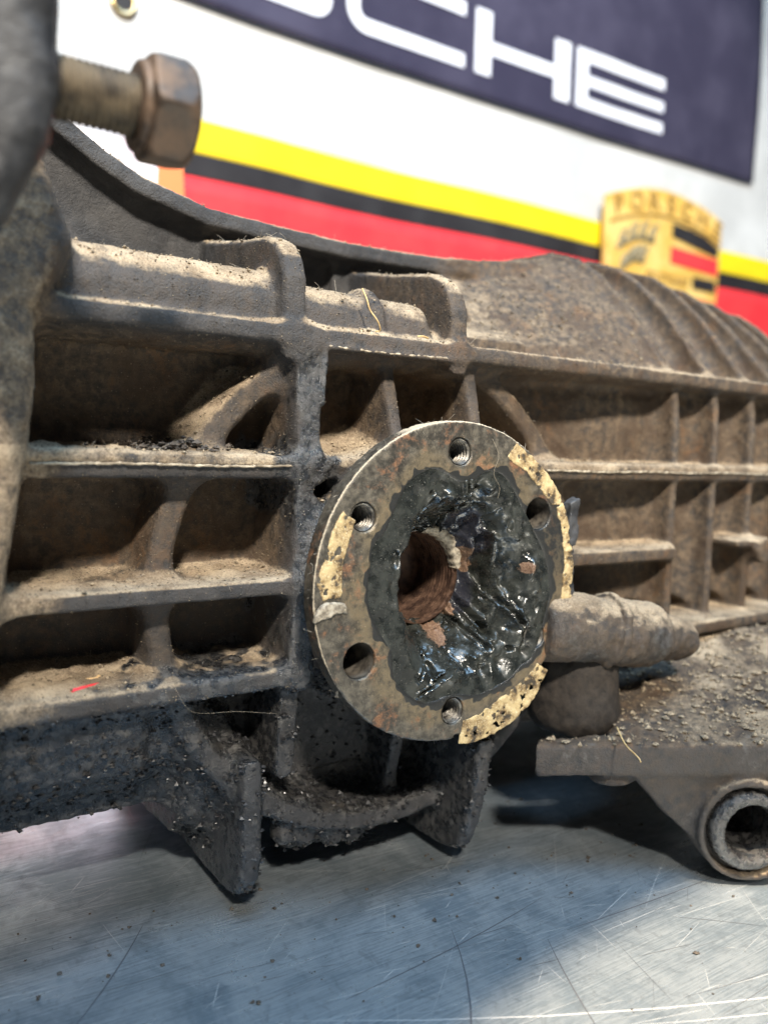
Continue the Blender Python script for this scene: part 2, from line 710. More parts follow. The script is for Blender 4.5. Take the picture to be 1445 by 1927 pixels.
def mat_bench():
    t = NT('scratched_steel_sheet')
    brush = t.noise(60, 5, 0.7, vec=t.mapped((0.7, 22, 1), (0, 0, math.radians(12))))
    brush2 = t.noise(200, 4, 0.7, vec=t.mapped((0.35, 14, 1), (0, 0, math.radians(35))))
    blot = t.noise(26, 6, 0.65, dist=0.8)
    fine = t.noise(420, 4, 0.7)
    f = t.math('ADD', t.math('MULTIPLY', brush, 0.45), t.math('MULTIPLY', blot, 0.55))
    col = t.mix(t.step(f, 0.40, 0.60), (0.30, 0.36, 0.41), (0.63, 0.70, 0.75))
    col = t.mix(t.math('MULTIPLY', t.step(fine, 0.58, 0.70), 0.35), col, (0.20, 0.21, 0.22))
    mot = t.noise(150, 6, 0.7, dist=1.0)
    col = t.mix(t.math('MULTIPLY', t.step(mot, 0.52, 0.66), 0.35), col, (0.20, 0.235, 0.27))
    col = t.mix(t.math('MULTIPLY', t.step(mot, 0.44, 0.34), 0.25), col, (0.70, 0.75, 0.79))
    t.set(color=col, rough=t.mixf(t.step(f, 0.35, 0.65), 0.42, 0.26), metal=0.75, spec=0.5)
    t.bump(brush, 0.22, 0.0006)
    t.bump(brush2, 0.22, 0.0004)
    t.bump(fine, 0.12, 0.0003)
    return t.m


def mat_cloth(name, c1, c2, scale=14, rough=0.8, bump=0.15):
    t = NT(name)
    n = t.noise(scale, 5, 0.6, vec=t.mapped((1, 1, 1)))
    n2 = t.noise(scale * 0.35, 3, 0.5)
    col = t.mix(t.step(n, 0.35, 0.7), c1, c2)
    t.set(color=col, rough=rough, spec=0.25)
    t.bump(n2, bump, 0.03)
    return t.m


M_cast = mat_cast()
M_flange = mat_flange()
M_grease = mat_grease()
M_gasket = mat_gasket()
M_bench = mat_bench()
M_thread = mat_simple('oily_thread_steel', (0.06, 0.055, 0.05), (0.20, 0.185, 0.16), 500, (0.35, 0.55), 0.6)
M_holed = mat_simple('dark_hole_steel', (0.05, 0.045, 0.04), (0.16, 0.14, 0.115), 300, (0.4, 0.6), 0.4)
M_bore = mat_simple('rusty_bore', (0.040, 0.024, 0.019), (0.125, 0.072, 0.048), 260, (0.30, 0.55), 0.35, 0.3, 0.0006)
M_lip = mat_simple('pale_scraped_metal', (0.15, 0.125, 0.095), (0.40, 0.35, 0.27), 700, (0.5, 0.7), 0.1, 0.4, 0.0004)
M_bolt = mat_simple('rusty_bolt', (0.036, 0.025, 0.018), (0.135, 0.088, 0.058), 140, (0.45, 0.65), 0.35, 0.3, 0.0008)
M_boltth = mat_simple('yellowed_thread', (0.035, 0.027, 0.019), (0.120, 0.092, 0.058), 160, (0.5, 0.7), 0.2, 0.3, 0.0008)
M_black = mat_simple('greasy_black_iron', (0.012, 0.012, 0.013), (0.055, 0.055, 0.058), 75, (0.4, 0.6), 0.0, 0.5, 0.002)
M_bracket = None
M_rubber = mat_simple('old_rubber', (0.012, 0.010, 0.009), (0.045, 0.036, 0.029), 300, (0.75, 0.9), 0.0, 0.5, 0.001, 6, 0.4, 0.2, 0.8)
M_white = mat_cloth('white_tarp_cloth', (0.48, 0.48, 0.47), (0.61, 0.61, 0.60), 9, 0.75, 0.25)
M_navy = mat_cloth('navy_banner_cloth', (0.036, 0.033, 0.058), (0.060, 0.055, 0.088), 10, 0.36, 0.55)
M_letter = mat_cloth('white_print', (0.72, 0.72, 0.78), (0.85, 0.85, 0.88), 20, 0.6, 0.1)
M_yellow = mat_cloth('yellow_print', (0.78, 0.58, 0.012), (0.86, 0.65, 0.015), 20, 0.6, 0.1)
M_blackp = mat_cloth('black_print', (0.018, 0.016, 0.018), (0.03, 0.028, 0.03), 20, 0.6, 0.1)
M_red = mat_cloth('red_print', (0.76, 0.035, 0.045), (0.86, 0.050, 0.055), 20, 0.6, 0.1)
M_gold = mat_simple('gold_enamel', (0.66, 0.40, 0.085), (0.78, 0.54, 0.18), 25, (0.4, 0.5), 0.0)
M_goldd = mat_simple('gold_relief', (0.30, 0.17, 0.04), (0.40, 0.24, 0.07), 40, (0.5, 0.6), 0.0)
M_antler = mat_simple('antler_enamel', (0.20, 0.16, 0.09), (0.30, 0.25, 0.15), 40, (0.5, 0.6), 0.0)
M_brass = mat_simple('brass_eyelet', (0.45, 0.33, 0.16), (0.62, 0.50, 0.30), 60, (0.25, 0.4), 0.9)
M_wall = mat_simple('painted_wall', (0.62, 0.62, 0.60), (0.70, 0.70, 0.68), 12, (0.8, 0.9), 0.0)

# ------------------------------------------------------------------ setting
TZ = -0.117
t_ = MB().box(-1.2, 1.6, -0.75, 0.60, TZ - 0.03, TZ)
bench = t_.build('workbench', M_bench, None, False, 0.002)
tag(bench, kind='structure')
w_ = MB().box(-2.0, 3.0, 0.62, 0.72, TZ - 0.9, 2.2)
wall = w_.build('wall', M_wall)
tag(wall, kind='structure')


def ribbons(name, mat, items, dz):
    V, F = [], []
    for (x, y, a, L, w, cv) in items:
        n = 7
        b = len(V)
        for i in range(n):
            s_ = (i / (n - 1) - 0.5) * L
            off = cv * s_ * s_
            px = x + s_ * math.cos(a) - off * math.sin(a)
            py = y + s_ * math.sin(a) + off * math.cos(a)
            ww = w * (0.15 + 0.85 * math.sin(math.pi * (i + 0.3) / (n - 0.4))) * 0.5
            V.append((px - ww * math.sin(a), py + ww * math.cos(a), TZ + dz))
            V.append((px + ww * math.sin(a), py - ww * math.cos(a), TZ + dz))
        for i in range(n - 1):
            F.append((b + 2 * i + 1, b + 2 * i + 3, b + 2 * i + 2, b + 2 * i))
    me = mesh_np(name, V, F, None, False)
    o = link(name, me, mat, bench)
    tag(o, kind='stuff')
    return o


M_scrl = NT('bright_scratch').set(color=(0.85, 0.86, 0.86), rough=0.42, metal=0.6).m
M_scrd = NT('dark_scratch').set(color=(0.17, 0.18, 0.20), rough=0.5, metal=0.6).m
fam = [(-0.12, 0.10, 0.45), (-0.42, 0.16, 0.25), (1.0, 0.5, 0.15), (0.35, 0.3, 0.15)]


def scr(n, lmin, lmax, wmin, wmax):
    it = []
    for _ in range(n):
        r_ = random.random()
        acc = 0
        for (a, sd, p) in fam:
            acc += p
            if r_ < acc:
                break
        ang = random.gauss(a, sd)
        L = lmin * (lmax / lmin) ** random.random()
        it.append((random.uniform(-0.2, 0.30), random.uniform(-0.16, 0.16), ang, L, random.uniform(wmin, wmax), random.gauss(0, 1.2)))
    return it


ribbons('bright_scratches', M_scrl, scr(800, 0.004, 0.05, 0.00006, 0.0002) + [
    (0.03, -0.075, -0.42, 0.22, 0.0006, 0.6), (-0.04, -0.060, -0.30, 0.16, 0.0004, -0.5), (0.07, -0.098, -0.35, 0.12, 0.0005, 0.9)], 0.00006)
ribbons('dark_scratches', M_scrd, scr(260, 0.005, 0.05, 0.00008, 0.00026) + [
    (-0.02, -0.045, 0.95, 0.075, 0.0006, 3.0), (-0.005, -0.02, 0.12, 0.09, 0.0005, 0.8), (0.075, -0.035, -0.05, 0.085, 0.0005, 0.4), (0.012, -0.055, 1.15, 0.05, 0.00045, -1.5), (-0.105, 0.022, 0.9, 0.05, 0.0006, 2.0)], 0.00010)

# ------------------------------------------------------------------ gearbox casting
gb = empty('gearbox', (0.02, 0.08, TZ))
tag(gb, 'dirty ribbed cast alloy gearbox lying on the scratched steel bench', 'gearbox')

G = Field((-200, -4, -119), (322, 160, 190), 1.05)
PROFILE = [(24, -36), (24, 60), (25.5, 74), (30, 86), (44, 104), (58, 121), (76, 138), (91, 148), (112, 155), (140, 158), (230, 158), (230, -36)]


def prof(x, y, z):
    d = poly2(y, z, PROFILE)
    return d + np.clip((x - 205) * 0.13, 0, 30) * sstep(60, 130, z)


# bodies
G.add('side_wall', ((-150, 118), (56, 90), (-80, 92)), lambda x, y, z: ext(slab(x, -150, 118), np.maximum(slab(y, 54, 90), slab(z, -80, 92)), 3) - 2.0 * np.exp(-((x + 85) ** 2 + (z - 20) ** 2) / 900.0), 3, 0)
G.add('differential_body', ((-92, 92), (56, 150), (-98, 88)), lambda x, y, z: ext(np.sqrt(x * x + (z + 5.5) ** 2) - 88, slab(y, 57, 150), 3), 4)
G.yz('upper_wall', [(44, 78), (44, 92), (56, 98), (75, 101), (98, 103), (150, 104), (150, 78)], -140, 74, 3, 5)
G.add('rear_panel', ((-160, 80), (106, 122), (100, 200)), lambda x, y, z: ext(np.maximum(slab(x, -160, 80), slab(y, 106, 122)), slab(z, 100, 131 + 0), 2), 4)
G.xz('rear_panel', [(-175, 100), (-50, 100), (-50, 134), (-79, 140), (-93, 147), (-106, 155), (-125, 170), (-150, 186), (-175, 189)], 100, 122, 0, 2, 6)
# bell housing flare on the left
G.xz('bell_housing', [(-215, -60), (-140, -60), (-139, -20), (-136, 5), (-133, 24), (-130, 42), (-128, 62), (-128, 80), (-121, 91), (-118, 99), (-125, 118), (-140, 150), (-215, 150)], 15, 110, 0.16, 4, 7)
# housing to the right of the flange
G.add('gear_housing', ((60, 330), (20, 230), (-40, 160)), lambda x, y, z: np.maximum(prof(x, y, z) + 13 + 7 * sstep(140, 80, x) - 1 * sstep(84, 100, z), slab(x, 62, 330)), 8)
G.add('bearing_bulge', ((70, 150), (30, 110), (84, 150)), lambda x, y, z: ext(np.maximum(prof(x, y, z) + 5 + 9 * sstep(135, 85, x), 0 * x) if False else prof(x, y, z) + 5.5 + 10 * sstep(140, 88, x), np.maximum(slab(x, 84, 150), 84 - z), 6), 10)
G.yz('lower_pan', [(48, -34), (52, -60), (64, -78), (150, -84), (150, -34)], 58, 330, 4, 8)

G.yz('rear_light_block', [(118, -40), (118, -100), (124, -112), (160, -113), (160, -40)], -70, 322, 4, 6)  # unseen rear mass, added to block the wall's reflection in the bench
# round top rail at the rear
G.rib('rear_rim', [(-175, 186), (-150, 182), (-122, 167), (-106, 156), (-93, 147.8), (-79, 141), (-52, 134.1), (-24, 132.6), (12, 131), (58, 132), (85, 134.5), (118, 139)], 3.6, 91, 124, 0.0, 1.6, 7)
G.rib('rim_post', [(12.5, 116), (12.5, 131)], 4.5, 99, 120, 0.02, 1.5, 4)
G.rib('rim_post', [(50, 116), (50, 131)], 2.6, 99, 120, 0.02, 1.2, 4)

# circumferential ribs
for x0 in (151, 181, 211, 241, 271, 301):
    G.add('hoop_rib', ((x0 - 3, x0 + 3), (10, 160), (-40, 160)), lambda x, y, z, x0=x0: ext(np.maximum(prof(x, y, z), -prof(x, y, z) - 22), slab(x, x0 - 2.1, x0 + 2.1), 1.4), 9, 0.3)

# oil gallery tubes behind the upper rib
G.cone('oil_gallery', (-128, 41, 91), (-48, 41, 90.5), 13.8, 13.6, 2, 4)
G.cone('oil_gallery', (-48, 40, 88.5), (10.5, 40, 87.5), 13.0, 12.6, 2.5, 3)
G.cone('gallery_band', (-16, 40, 88.3), (-11, 40, 88.3), 15.0, 15.0, 1.2, 3, 0.3)

# upright lugs
G.yz('upright_lug', [(22, 74), (22, 100), (25, 107.5), (30, 112.5), (38, 116), (60, 119), (112, 129), (118, 110), (118, 74)], -52, -43.5, 2.2, 4, 0.3)
G.yz('upright_lug', [(22, 74), (22, 97), (25, 104), (30, 109.5), (38, 113), (60, 116.5), (110, 126), (118, 110), (118, 74)], 16, 24, 2.2, 4, 0.3)

# long ribs
G.rib('horizontal_rib', [(-134, 82), (-40, 81.8), (60, 81.7), (150, 81.6), (325, 80.5)], 3.1, 21.5, 62, 0.02, 1.3, 4.5, 0.4)
G.rib('seam_rib', [(-140, 41.2), (-45, 40.4), (40, 40.2), (330, 40.0)], 1.9, 21.2, 60, 0.02, 0.9, 2.5, 0.4)
G.rib('seam_rib', [(-140, 36.6), (-45, 36.8), (40, 36.7), (330, 36.6)], 2.0, 22.4, 60, 0.02, 0.9, 2.5, 0.4)
G.rib('horizontal_rib', [(-142, -1.6), (-43, -1.2)], 2.8, 22, 62, 0.03, 1.3, 5, 0.4)
G.rib('horizontal_rib', [(-142, -32.6), (-43, -32.0)], 3.3, 21.2, 62, 0.03, 1.6, 5, 0.4)
G.rib('horizontal_rib', [(78, 1.2), (148, 0.8)], 3.2, 21, 50, 0.03, 1.5, 4, 0.4)
G.rib('bottom_rail', [(118, -35.0), (325, -34.0)], 3.0, 15, 60, 0.02, 1.4, 4, 0.4)
G.rib('vertical_rib', [(-42.8, 80), (-41.5, 40), (-43, -33)], 4.6, 21.8, 62, 0.03, 1.6, 5, 0.4)
G.rib('vertical_rib', [(-44.5, -36), (-46, -66)], 3.6, 27, 62, 0.03, 1.5, 4, 0.4)

# big ring round the flange
ring = [(89.5 * math.cos(a) + 0.0, 89.5 * math.sin(a) - 5.5) for a in np.linspace(0, 2 * math.pi, 97)]
G.rib('ring_rib', ring, 3.9, 31.5, 62, 0.12, 2.2, 8, 0.4)


# gussets between ring and hub, front edge leaning
def gusset(name, x0, w, zt, zb, yt, yb, k=4):
    G.add(name, ((x0 - w - 2, x0 + w + 2), (min(yt, yb), 62), (min(zt, zb), max(zt, zb))),
          lambda x, y, z: ext(np.maximum(slab(z, min(zt, zb), max(zt, zb)), np.maximum(yt + (yb - yt) * (z - zt) / (zb - zt) - y, y - 62)), np.abs(x - x0) - w - 0.04 * (y - 20), 1.2), k, 0.4)


gusset('vertical_rib', -6, 2.3, 80, 40, 33, 19)
gusset('vertical_rib', 29, 2.6, 80, 40, 28, 18)
gusset('vertical_rib', 7, 2.2, -92, -40, 42, 28)
G.rib('machined_bead', [(-37, 60), (-36.8, 78.8), (20, 78.6)], 0.7, 20.6, 26, 0, 0.5, 1.2, 0.3)

# hub boss behind the flange
G.add('hub_boss', ((-48, 58), (14, 70), (-52, 52)), lambda x, y, z: ext(np.sqrt((x - 4.8) ** 2 + z * z) - 44 - 0.25 * (y - 15), slab(y, 15, 70), 3), 7)
G.cut(((-40, 50), (8, 55), (-44, 44)), lambda x, y, z: ext(np.sqrt((x - 4.8) ** 2 + z * z) - 42.2, slab(y, -10, 54), 0.5), 0.8)
G.cut(((-42, -30), (10, 46), (24, 36)), lambda x, y, z: np.sqrt(((x + 35.5) / 1.6) ** 2 + ((z - 30.5) / 1.0) ** 2) - 2.6 + 0 * y + np.maximum(y - 34, 0), 1.5)

# sump on the lower left and lower feet
G.yz('sump', [(30, -30), (31, -46), (37, -60), (46, -69), (60, -75), (150, -88), (150, -30)], -215, -92, 4, 8)
G.yz('sump', [(36, -34), (40, -58), (54, -72), (76, -84), (150, -93), (150, -34)], -96, -72, 5, 8, 0, None)
FOOT1 = [(24, -60), (23, -92), (25, -102), (30, -108.5), (37, -111), (60, -112.2), (120, -113.5), (120, -60)]
G.yz('support_foot', FOOT1, -63, -55.5, 2.5, 7, 0.3)
G.yz('foot_fillet', [(43, -50), (44, -74), (52, -90), (66, -99), (120, -105), (120, -50)], -75, -60, 4, 12)
FOOT2 = [(6, -62), (9, -82), (13, -98), (18, -108), (25, -111.5), (40, -113), (120, -113.5), (120, -62)]
G.yz('support_foot', FOOT2, 24, 31, 2.5, 4, 0.3)
for (cx_, cy_, cz_, r_) in ((-40, 40, -95, 5), (-31, 42, -98, 5.5), (-20, 40, -101, 4.5), (-10, 43, -102, 5.5), (-1, 44, -101, 4), (-34, 48, -101, 5)):
    G.add('caked_grease', ((cx_ - r_, cx_ + r_), (cy_ - r_, cy_ + r_), (cz_ - r_, cz_ + r_)), lambda x, y, z, c=(cx_, cy_, cz_, r_): np.sqrt((x - c[0]) ** 2 + (y - c[1]) ** 2 + (z - c[2]) ** 2) - c[3], 5, 0.5, part=None if cx_ == -40 else len(G.names) - 1)

# details on the right
G.cone('round_lug', (214, 15, 0), (214, 45, 0), 6.5, 7.5, 1.5, 4, 0.3)
G.rib('lug_web', [(196, 4), (214, 3)], 1.8, 18, 40, 0.05, 1, 4, 0.3)
for (x0, x1) in ((165, 205), (205, 250)):
    G.rib('diagonal_rib', [(x0, -78), (x1, -38)], 3, 26, 60, 0.05, 1.4, 5, 0.3)
M_bead = mat_simple('dusty_seam', (0.16, 0.125, 0.085), (0.46, 0.39, 0.29), 350, (0.8, 0.95), 0.0, 0.4, 0.0004)


def seam(name, x0, x1, z, y):
    pts = [(x * mm, (y + 0.1 * math.sin(x * 0.9)) * mm, (z + 0.18 * math.sin(x * 0.11) + 0.1 * math.sin(x * 0.71)) * mm) for x in np.arange(x0, x1, 1.2)]
    return MB().tube(pts, [(0.42 + 0.14 * math.sin(p[0] * 2100)) * mm for p in pts], 6).build(name, M_bead, gb, True)


seam('seam_flash', -128, -47, 38.7, 21.3)
seam('machined_edge', -36.5, 22, 78.9, 21.2)
seam('seam_flash', 66, 318, 38.5, 21.3)
V, F, lab = G.mesh()
N0 = vnormals(V, F)
gx, gy, gz = V[:, 0], V[:, 1], V[:, 2]
n_a = fbm(V, 0.055, 3, 3)
n_b = fbm(V, 0.16, 3, 5)
edge0 = sstep(0.08, 0.25, convexity(V, F, N0))
# caked black grease: the lower left, and streaks down the main upright rib
grease = (0.72 + 0.9 * n_b - 0.35 * edge0) * sstep(-26, -44, gz + 16 * n_a) * sstep(150, 60, gx)
grease = np.maximum(grease, 0.85 * sstep(9, 4, np.abs(gx + 40.5) + 10 * n_b) * sstep(85, 70, gz) * sstep(-60, -30, gz) * sstep(34, 26, gy))
grease = np.maximum(grease, 0.8 * sstep(20, 8, np.hypot(gx + 44, (gz - 36)) + 18 * n_b))
grease = np.maximum(grease, 0.55 * sstep(0.1, 0.25, n_a) * sstep(10, -10, gz) * sstep(40, 0, gx))
conv = convexity(V, F, N0)
grease = np.maximum(grease, 0.85 * sstep(-112, -84, gx + 50 * n_b) * sstep(-22, -27, gz + 5 * n_a) * sstep(-42, -36, gz) * sstep(0, -40, gx) * np.clip(0.75 + 2.5 * n_b, 0, 1))
grease = np.maximum(grease, 0.7 * sstep(14, 6, np.abs(gx + 43)) * sstep(10, -5, gz) * np.clip(0.6 + 2.5 * n_b, 0, 1))
flat = sstep(-0.75, -0.95, N0[:, 1]) * sstep(-36, -42, gz) * sstep(-78, -66, gx)
grease = grease * (1 - 0.5 * flat * np.clip(0.8 + 2 * n_b, 0, 1))
dust = sstep(0.18, 0.75, N0[:, 2]) * (1 - 0.75 * grease)
edgew = sstep(0.10, 0.30, conv) * sstep(-0.35, 0.35, N0[:, 2] + 0.3 * n_a)
dust = np.maximum(dust, 0.75 * edgew * (1 - 0.6 * grease))
dust *= 1 - 0.68 * sstep(84, 92, gz) * sstep(40, 90, gx) * (1 - edge0)
dust = np.maximum(dust, 0.7 * sstep(38.2, 39.4, gz) * sstep(45, 43.5, gz) * sstep(25, 22.5, gy))
dust *= np.clip(0.9 + 1.5 * fbm(V, 0.05, 3, 61) * sstep(-125, -105, gx) + 0.8 * n_b, 0.12, 1.15)
dust = np.maximum(dust, 0.55 * sstep(-112, -128, gx) * (gy < 40) * sstep(0.5, -0.2, gz / 60.0 - 0.8 + 0 * gx) + 0)
dust = np.maximum(dust, (0.45 + 0.5 * n_b) * sstep(-116, -128, gx) * sstep(40, 24, gy) * sstep(-20, 20, gz))
dust *= 1 - 0.9 * sstep(80, 92, gy) * sstep(70, 50, gx) * sstep(126, 118, gz)  # dust thinned in the recess under the rear rim, painting in its shade
dust = np.maximum(dust, (0.10 + 0.5 * np.clip(n_a, 0, 1)) * sstep(70, 130, gx) * sstep(-60, -20, gz))
film = np.clip(0.28 + 0.55 * sstep(-60, 100, gx) + 0.7 * sstep(26, 40, gy) * sstep(-30, 10, gz) * sstep(100, 80, gz), 0, 1)
film *= 1 - 0.92 * sstep(70, 95, gy) * sstep(70, 50, gx) * sstep(92, 100, gz)  # brown film left off the rear panel, its shade put into the colour
film *= 1 - 0.55 * sstep(-20, -60, gx) * sstep(30, 24, gy)
film = np.maximum(film, 0.9 * sstep(-114, -126, gx) * sstep(-30, 10, gz))
film *= 1 - 0.85 * sstep(-34, -46, gz) * sstep(140, 60, gx)
# relief of the casting skin, dirt and grease
disp = 0.5 * n_b + 0.9 * fbm(V, 0.42, 3, 9) * (0.35 + 0.5 * dust + 0.9 * grease)
disp = disp + 0.8 * fbm(V, 0.3, 3, 91) * sstep(-116, -126, gx)
disp = disp + 1.5 * sstep(-36, -44, gz) * sstep(-66, -80, gx) * sstep(-84, -76, gz) *  (np.abs(fbm(V, 0.25, 3, 21)) * 1.6 - 0.2)
# drifts of dirt in the pocket corners
drift = sstep(0.5, 0.9, N0[:, 2]) * np.clip(fbm(V, 0.2, 3, 31) + 0.12, 0, 1)
disp = disp + 5.0 * drift * sstep(26, 36, gy) * sstep(60, 40, gz) * sstep(-20, -40, gx)
V = V + N0 * disp[:, None]
wear = np.stack([dust, grease, film], 1).astype(np.float32)
parts = split_parts(V, F, lab, G.names, wear, M_cast, gb)
CASE_V, CASE_N, CASE_F = V, N0, F
del G

# sender stub right of the flange
Q = Field((46, -20, -52), (138, 62, 2), 0.8)
Q.cone('sender_stub', (50, 7, -21), (82, 2, -24.5), 13.0, 13.4, 3, 4)
Q.cone('sender_stub', (84, 1.5, -25), (109, -0.2, -29.5), 14.6, 13.2, 5, 2.0, 0, part=0)
Q.cone('sender_stub', (104, -0.3, -29), (129, -1.5, -33.0), 10.6, 8.6, 1.8, 3, 0, part=0)
Q.cone('stub_collar', (80.5, 2.2, -24.2), (84.0, 1.6, -25), 15.3, 15.5, 1.5, 1.2, 0.3)
Q.cone('stub_arm', (64, 4, -23), (64, 60, -20), 11, 15, 3, 6)
Q.cut(((124, 140), (-8, 8), (-40, -24)), lambda x, y, z: ext(np.sqrt((y + 2.0) ** 2 + (z + 32.5) ** 2) - 2.6, slab(x, 126, 140), 0.5), 0.8)
V, F, lab = Q.mesh()
N0 = vnormals(V, F)
V = V + N0 * (3.4 * fbm(V, 0.075, 3, 5) + 1.4 * fbm(V, 0.3, 3, 6))[:, None]
N0 = vnormals(V, F)
dq = np.maximum(0.75 * sstep(0.1, 0.8, N0[:, 2]), 0.25 * sstep(0.0, 0.2, fbm(V, 0.08, 2, 3)))
split_parts(V, F, lab, Q.names, np.stack([dq, 0.35 + 0.9 * fbm(V, 0.06, 2, 13) - 0.3 * dq, 0.6 + 0 * dq], 1), M_cast, gb, N0)

# ------------------------------------------------------------------ drive flange
FC = (4.8, 0.0)
HOLES_T = [(4.7, 45.2), (-33.3, 23.5), (43.0, -22.7), (5.3, -45.6)]
HOLES_P = [(42.2, 23.2), (-33.5, -23.2)]
OUT = [(-30.0, 13.7), (-31.5, -3.4), (-27, -14), (-21.7, -21.9), (-19.2, -33.0), (-6.9, -41.5), (5, -40.2), (16.5, -41.8), (30, -38.5), (36.5, -34.0), (43, -30), (49.0, -12), (50.0, -3.8), (46.0, 8.7), (36.5, 22.6), (31, 31), (23.7, 38.1), (16.3, 38.9), (10.5, 36.0), (4.5, 35.5), (-1, 38.2), (-7.7, 39.6), (-16.3, 35.1), (-22.3, 25.6), (-25.5, 18.5)]


def catmull(P, m=6):
    o = []
    n = len(P)
    for i in range(n):
        p0, p1, p2, p3 = [np.array(P[(i + k) % n], float) for k in (-1, 0, 1, 2)]
        for j in range(m):
            t = j / m
            o.append(tuple(0.5 * (2 * p1 + (p2 - p0) * t + (2 * p0 - 5 * p1 + 4 * p2 - p3) * t * t + (-p0 + 3 * p1 - 3 * p2 + p3) * t ** 3)))
    return o


OUTS = catmull(OUT, 4)
H = Field((-56, -3, -61), (66, 34, 61), 0.5)
H.add('flange', ((-54, 64), (0, 7), (-58, 58)), lambda x, y, z: ext(np.sqrt((x - FC[0]) ** 2 + z * z) - 55.6, slab(y, 0, 7.2), 0.7), 1)
H.add('flange', ((-40, 50), (5, 33), (-42, 42)), lambda x, y, z: ext(np.sqrt((x - FC[0]) ** 2 + z * z) - 41.5, slab(y, 5, 33), 1), 3)
H.cut(((-34, 54), (-3, 26), (-46, 44)), lambda x, y, z: ext(poly2(x, z, OUTS) + 0.6 + 0.42 * np.maximum(y, 0), slab(y, -6, 25), 0.5), 1.0)
H.cut(((-14, 22), (15, 34), (-18, 18)), lambda x, y, z: ext(np.sqrt((x - 4) ** 2 + (z + 1) ** 2) - 17.5, slab(y, 10, 40), 0.2), 0.6)
for (hx, hz) in HOLES_T:
    H.cut(((hx - 6, hx + 6), (-3, 20), (hz - 6, hz + 6)), lambda x, y, z, hx=hx, hz=hz: np.sqrt((x - hx) ** 2 + (z - hz) ** 2) - (5.0 - 0.35 * np.clip(y, 0, 0.8)) + 20 * np.maximum(y - 22, 0), 0.5)
for (hx, hz) in HOLES_P:
    H.cut(((hx - 8, hx + 8), (-3, 30), (hz - 8, hz + 8)), lambda x, y, z, hx=hx, hz=hz: np.sqrt((x - hx) ** 2 + (z - hz) ** 2) - 5.9 + 20 * np.maximum(y - 26, 0), 0.6)
# chipped rim: a flat on the lower right, a nick at the foot of the gasket
H.cut(((30, 66), (-2, 8), (-62, -20)), lambda x, y, z: -( (x - FC[0]) * 0.72 + z * -0.69 - 54.2) + 0 * y, 0.8)
H.cut(((6, 12), (-2, 4), (-60, -50)), lambda x, y, z: np.sqrt((x - 7.6) ** 2 + (z + 56.5) ** 2 + (y * 0.8) ** 2) - 2.2, 0.8)
V, F, lab = H.mesh()
N0 = vnormals(V, F)
rad = np.hypot(V[:, 0] - FC[0], V[:, 2])
edge = sstep(53.4, 55.2, rad)
dustf = 0.75 * sstep(0.82, 0.97, N0[:, 2]) * edge * (V[:, 1] < 8) + 0.8 * sstep(54.9, 55.4, rad) * sstep(1.0, 0.4, V[:, 1]) * sstep(-30, 10, V[:, 2] - 0.5 * V[:, 0])
oil = sstep(2.5, 0.0, poly2(V[:, 0], V[:, 2], OUTS) + 5 * fbm(V, 0.25, 2, 3)) + 0.9 * sstep(10, 24, V[:, 0] - 30 + 0.2 * V[:, 2] + 30 * fbm(V, 0.08, 2, 8)) * sstep(-34, 10, V[:, 2]) * 0.6
oil = np.maximum(oil, 0.7 * sstep(6, 20, V[:, 1]))
po = poly2(V[:, 0], V[:, 2], OUTS)
stain = sstep(9, 2, po + 12 * fbm(V, 0.09, 3, 44)) * (V[:, 1] < 3)
wear = np.stack([np.clip(dustf, 0, 1), np.clip(oil, 0, 1), stain], 1)
V = V + N0 * ((0.35 * fbm(V, 0.3, 3, 2) + 0.35 * fbm(V, 1.0, 2, 4) * (0.4 + edge))[:, None])
used = np.arange(len(V))
fl = link('drive_flange', mesh_np('drive_flange', V * mm, F, vnormals(V, F), True, wear), M_flange, gb)
fl['label'] = 'round rust-stained drive flange with six bolt holes and black grease'


def thread_hole(hx, hz):
    nt, pitch, r0, depth = 40, 1.5, 4.55, 17.0
    ny = int(depth / 0.16)
    th = np.linspace(0, 2 * math.pi, nt, endpoint=False)
    yy = 0.55 + np.arange(ny) * 0.16
    T, Y = np.meshgrid(th, yy)
    ph = (Y / pitch - T / (2 * math.pi)) % 1.0
    saw = np.abs(ph * 2 - 1)
    r = r0 - 0.85 * np.clip(saw * 1.35 - 0.15, 0, 1) * np.clip((Y - 0.5) / 0.8, 0, 1)
    P = np.stack([hx + r * np.cos(T), Y, hz + r * np.sin(T)], -1).reshape(-1, 3)
    P = np.vstack([P, [[hx, yy[-1] + 1.0, hz]]])
    F_ = []
    for j in range(ny - 1):
        for i in range(nt):
            i2 = (i + 1) % nt
            F_.append((j * nt + i, (j + 1) * nt + i, (j + 1) * nt + i2, j * nt + i2))
    e = len(P) - 1
    for i in range(0, nt, 1):
        i2 = (i + 1) % nt
        F_.append(((ny - 1) * nt + i, e, e, (ny - 1) * nt + i2))
    F_ = [f if len(set(f)) == 4 else f for f in F_]
    quads = [f for f in F_ if len(set(f)) == 4]
    me = bpy.data.meshes.new('threaded_hole')
    me.from_pydata([tuple(p * mm) for p in P], [], quads + [(f[0], f[1], f[3]) for f in F_ if len(set(f)) < 4])
    for p in me.polygons:
        p.use_smooth = True
    return link('threaded_hole', me, M_thread, fl)


for h_ in HOLES_T:
    thread_hole(*h_)


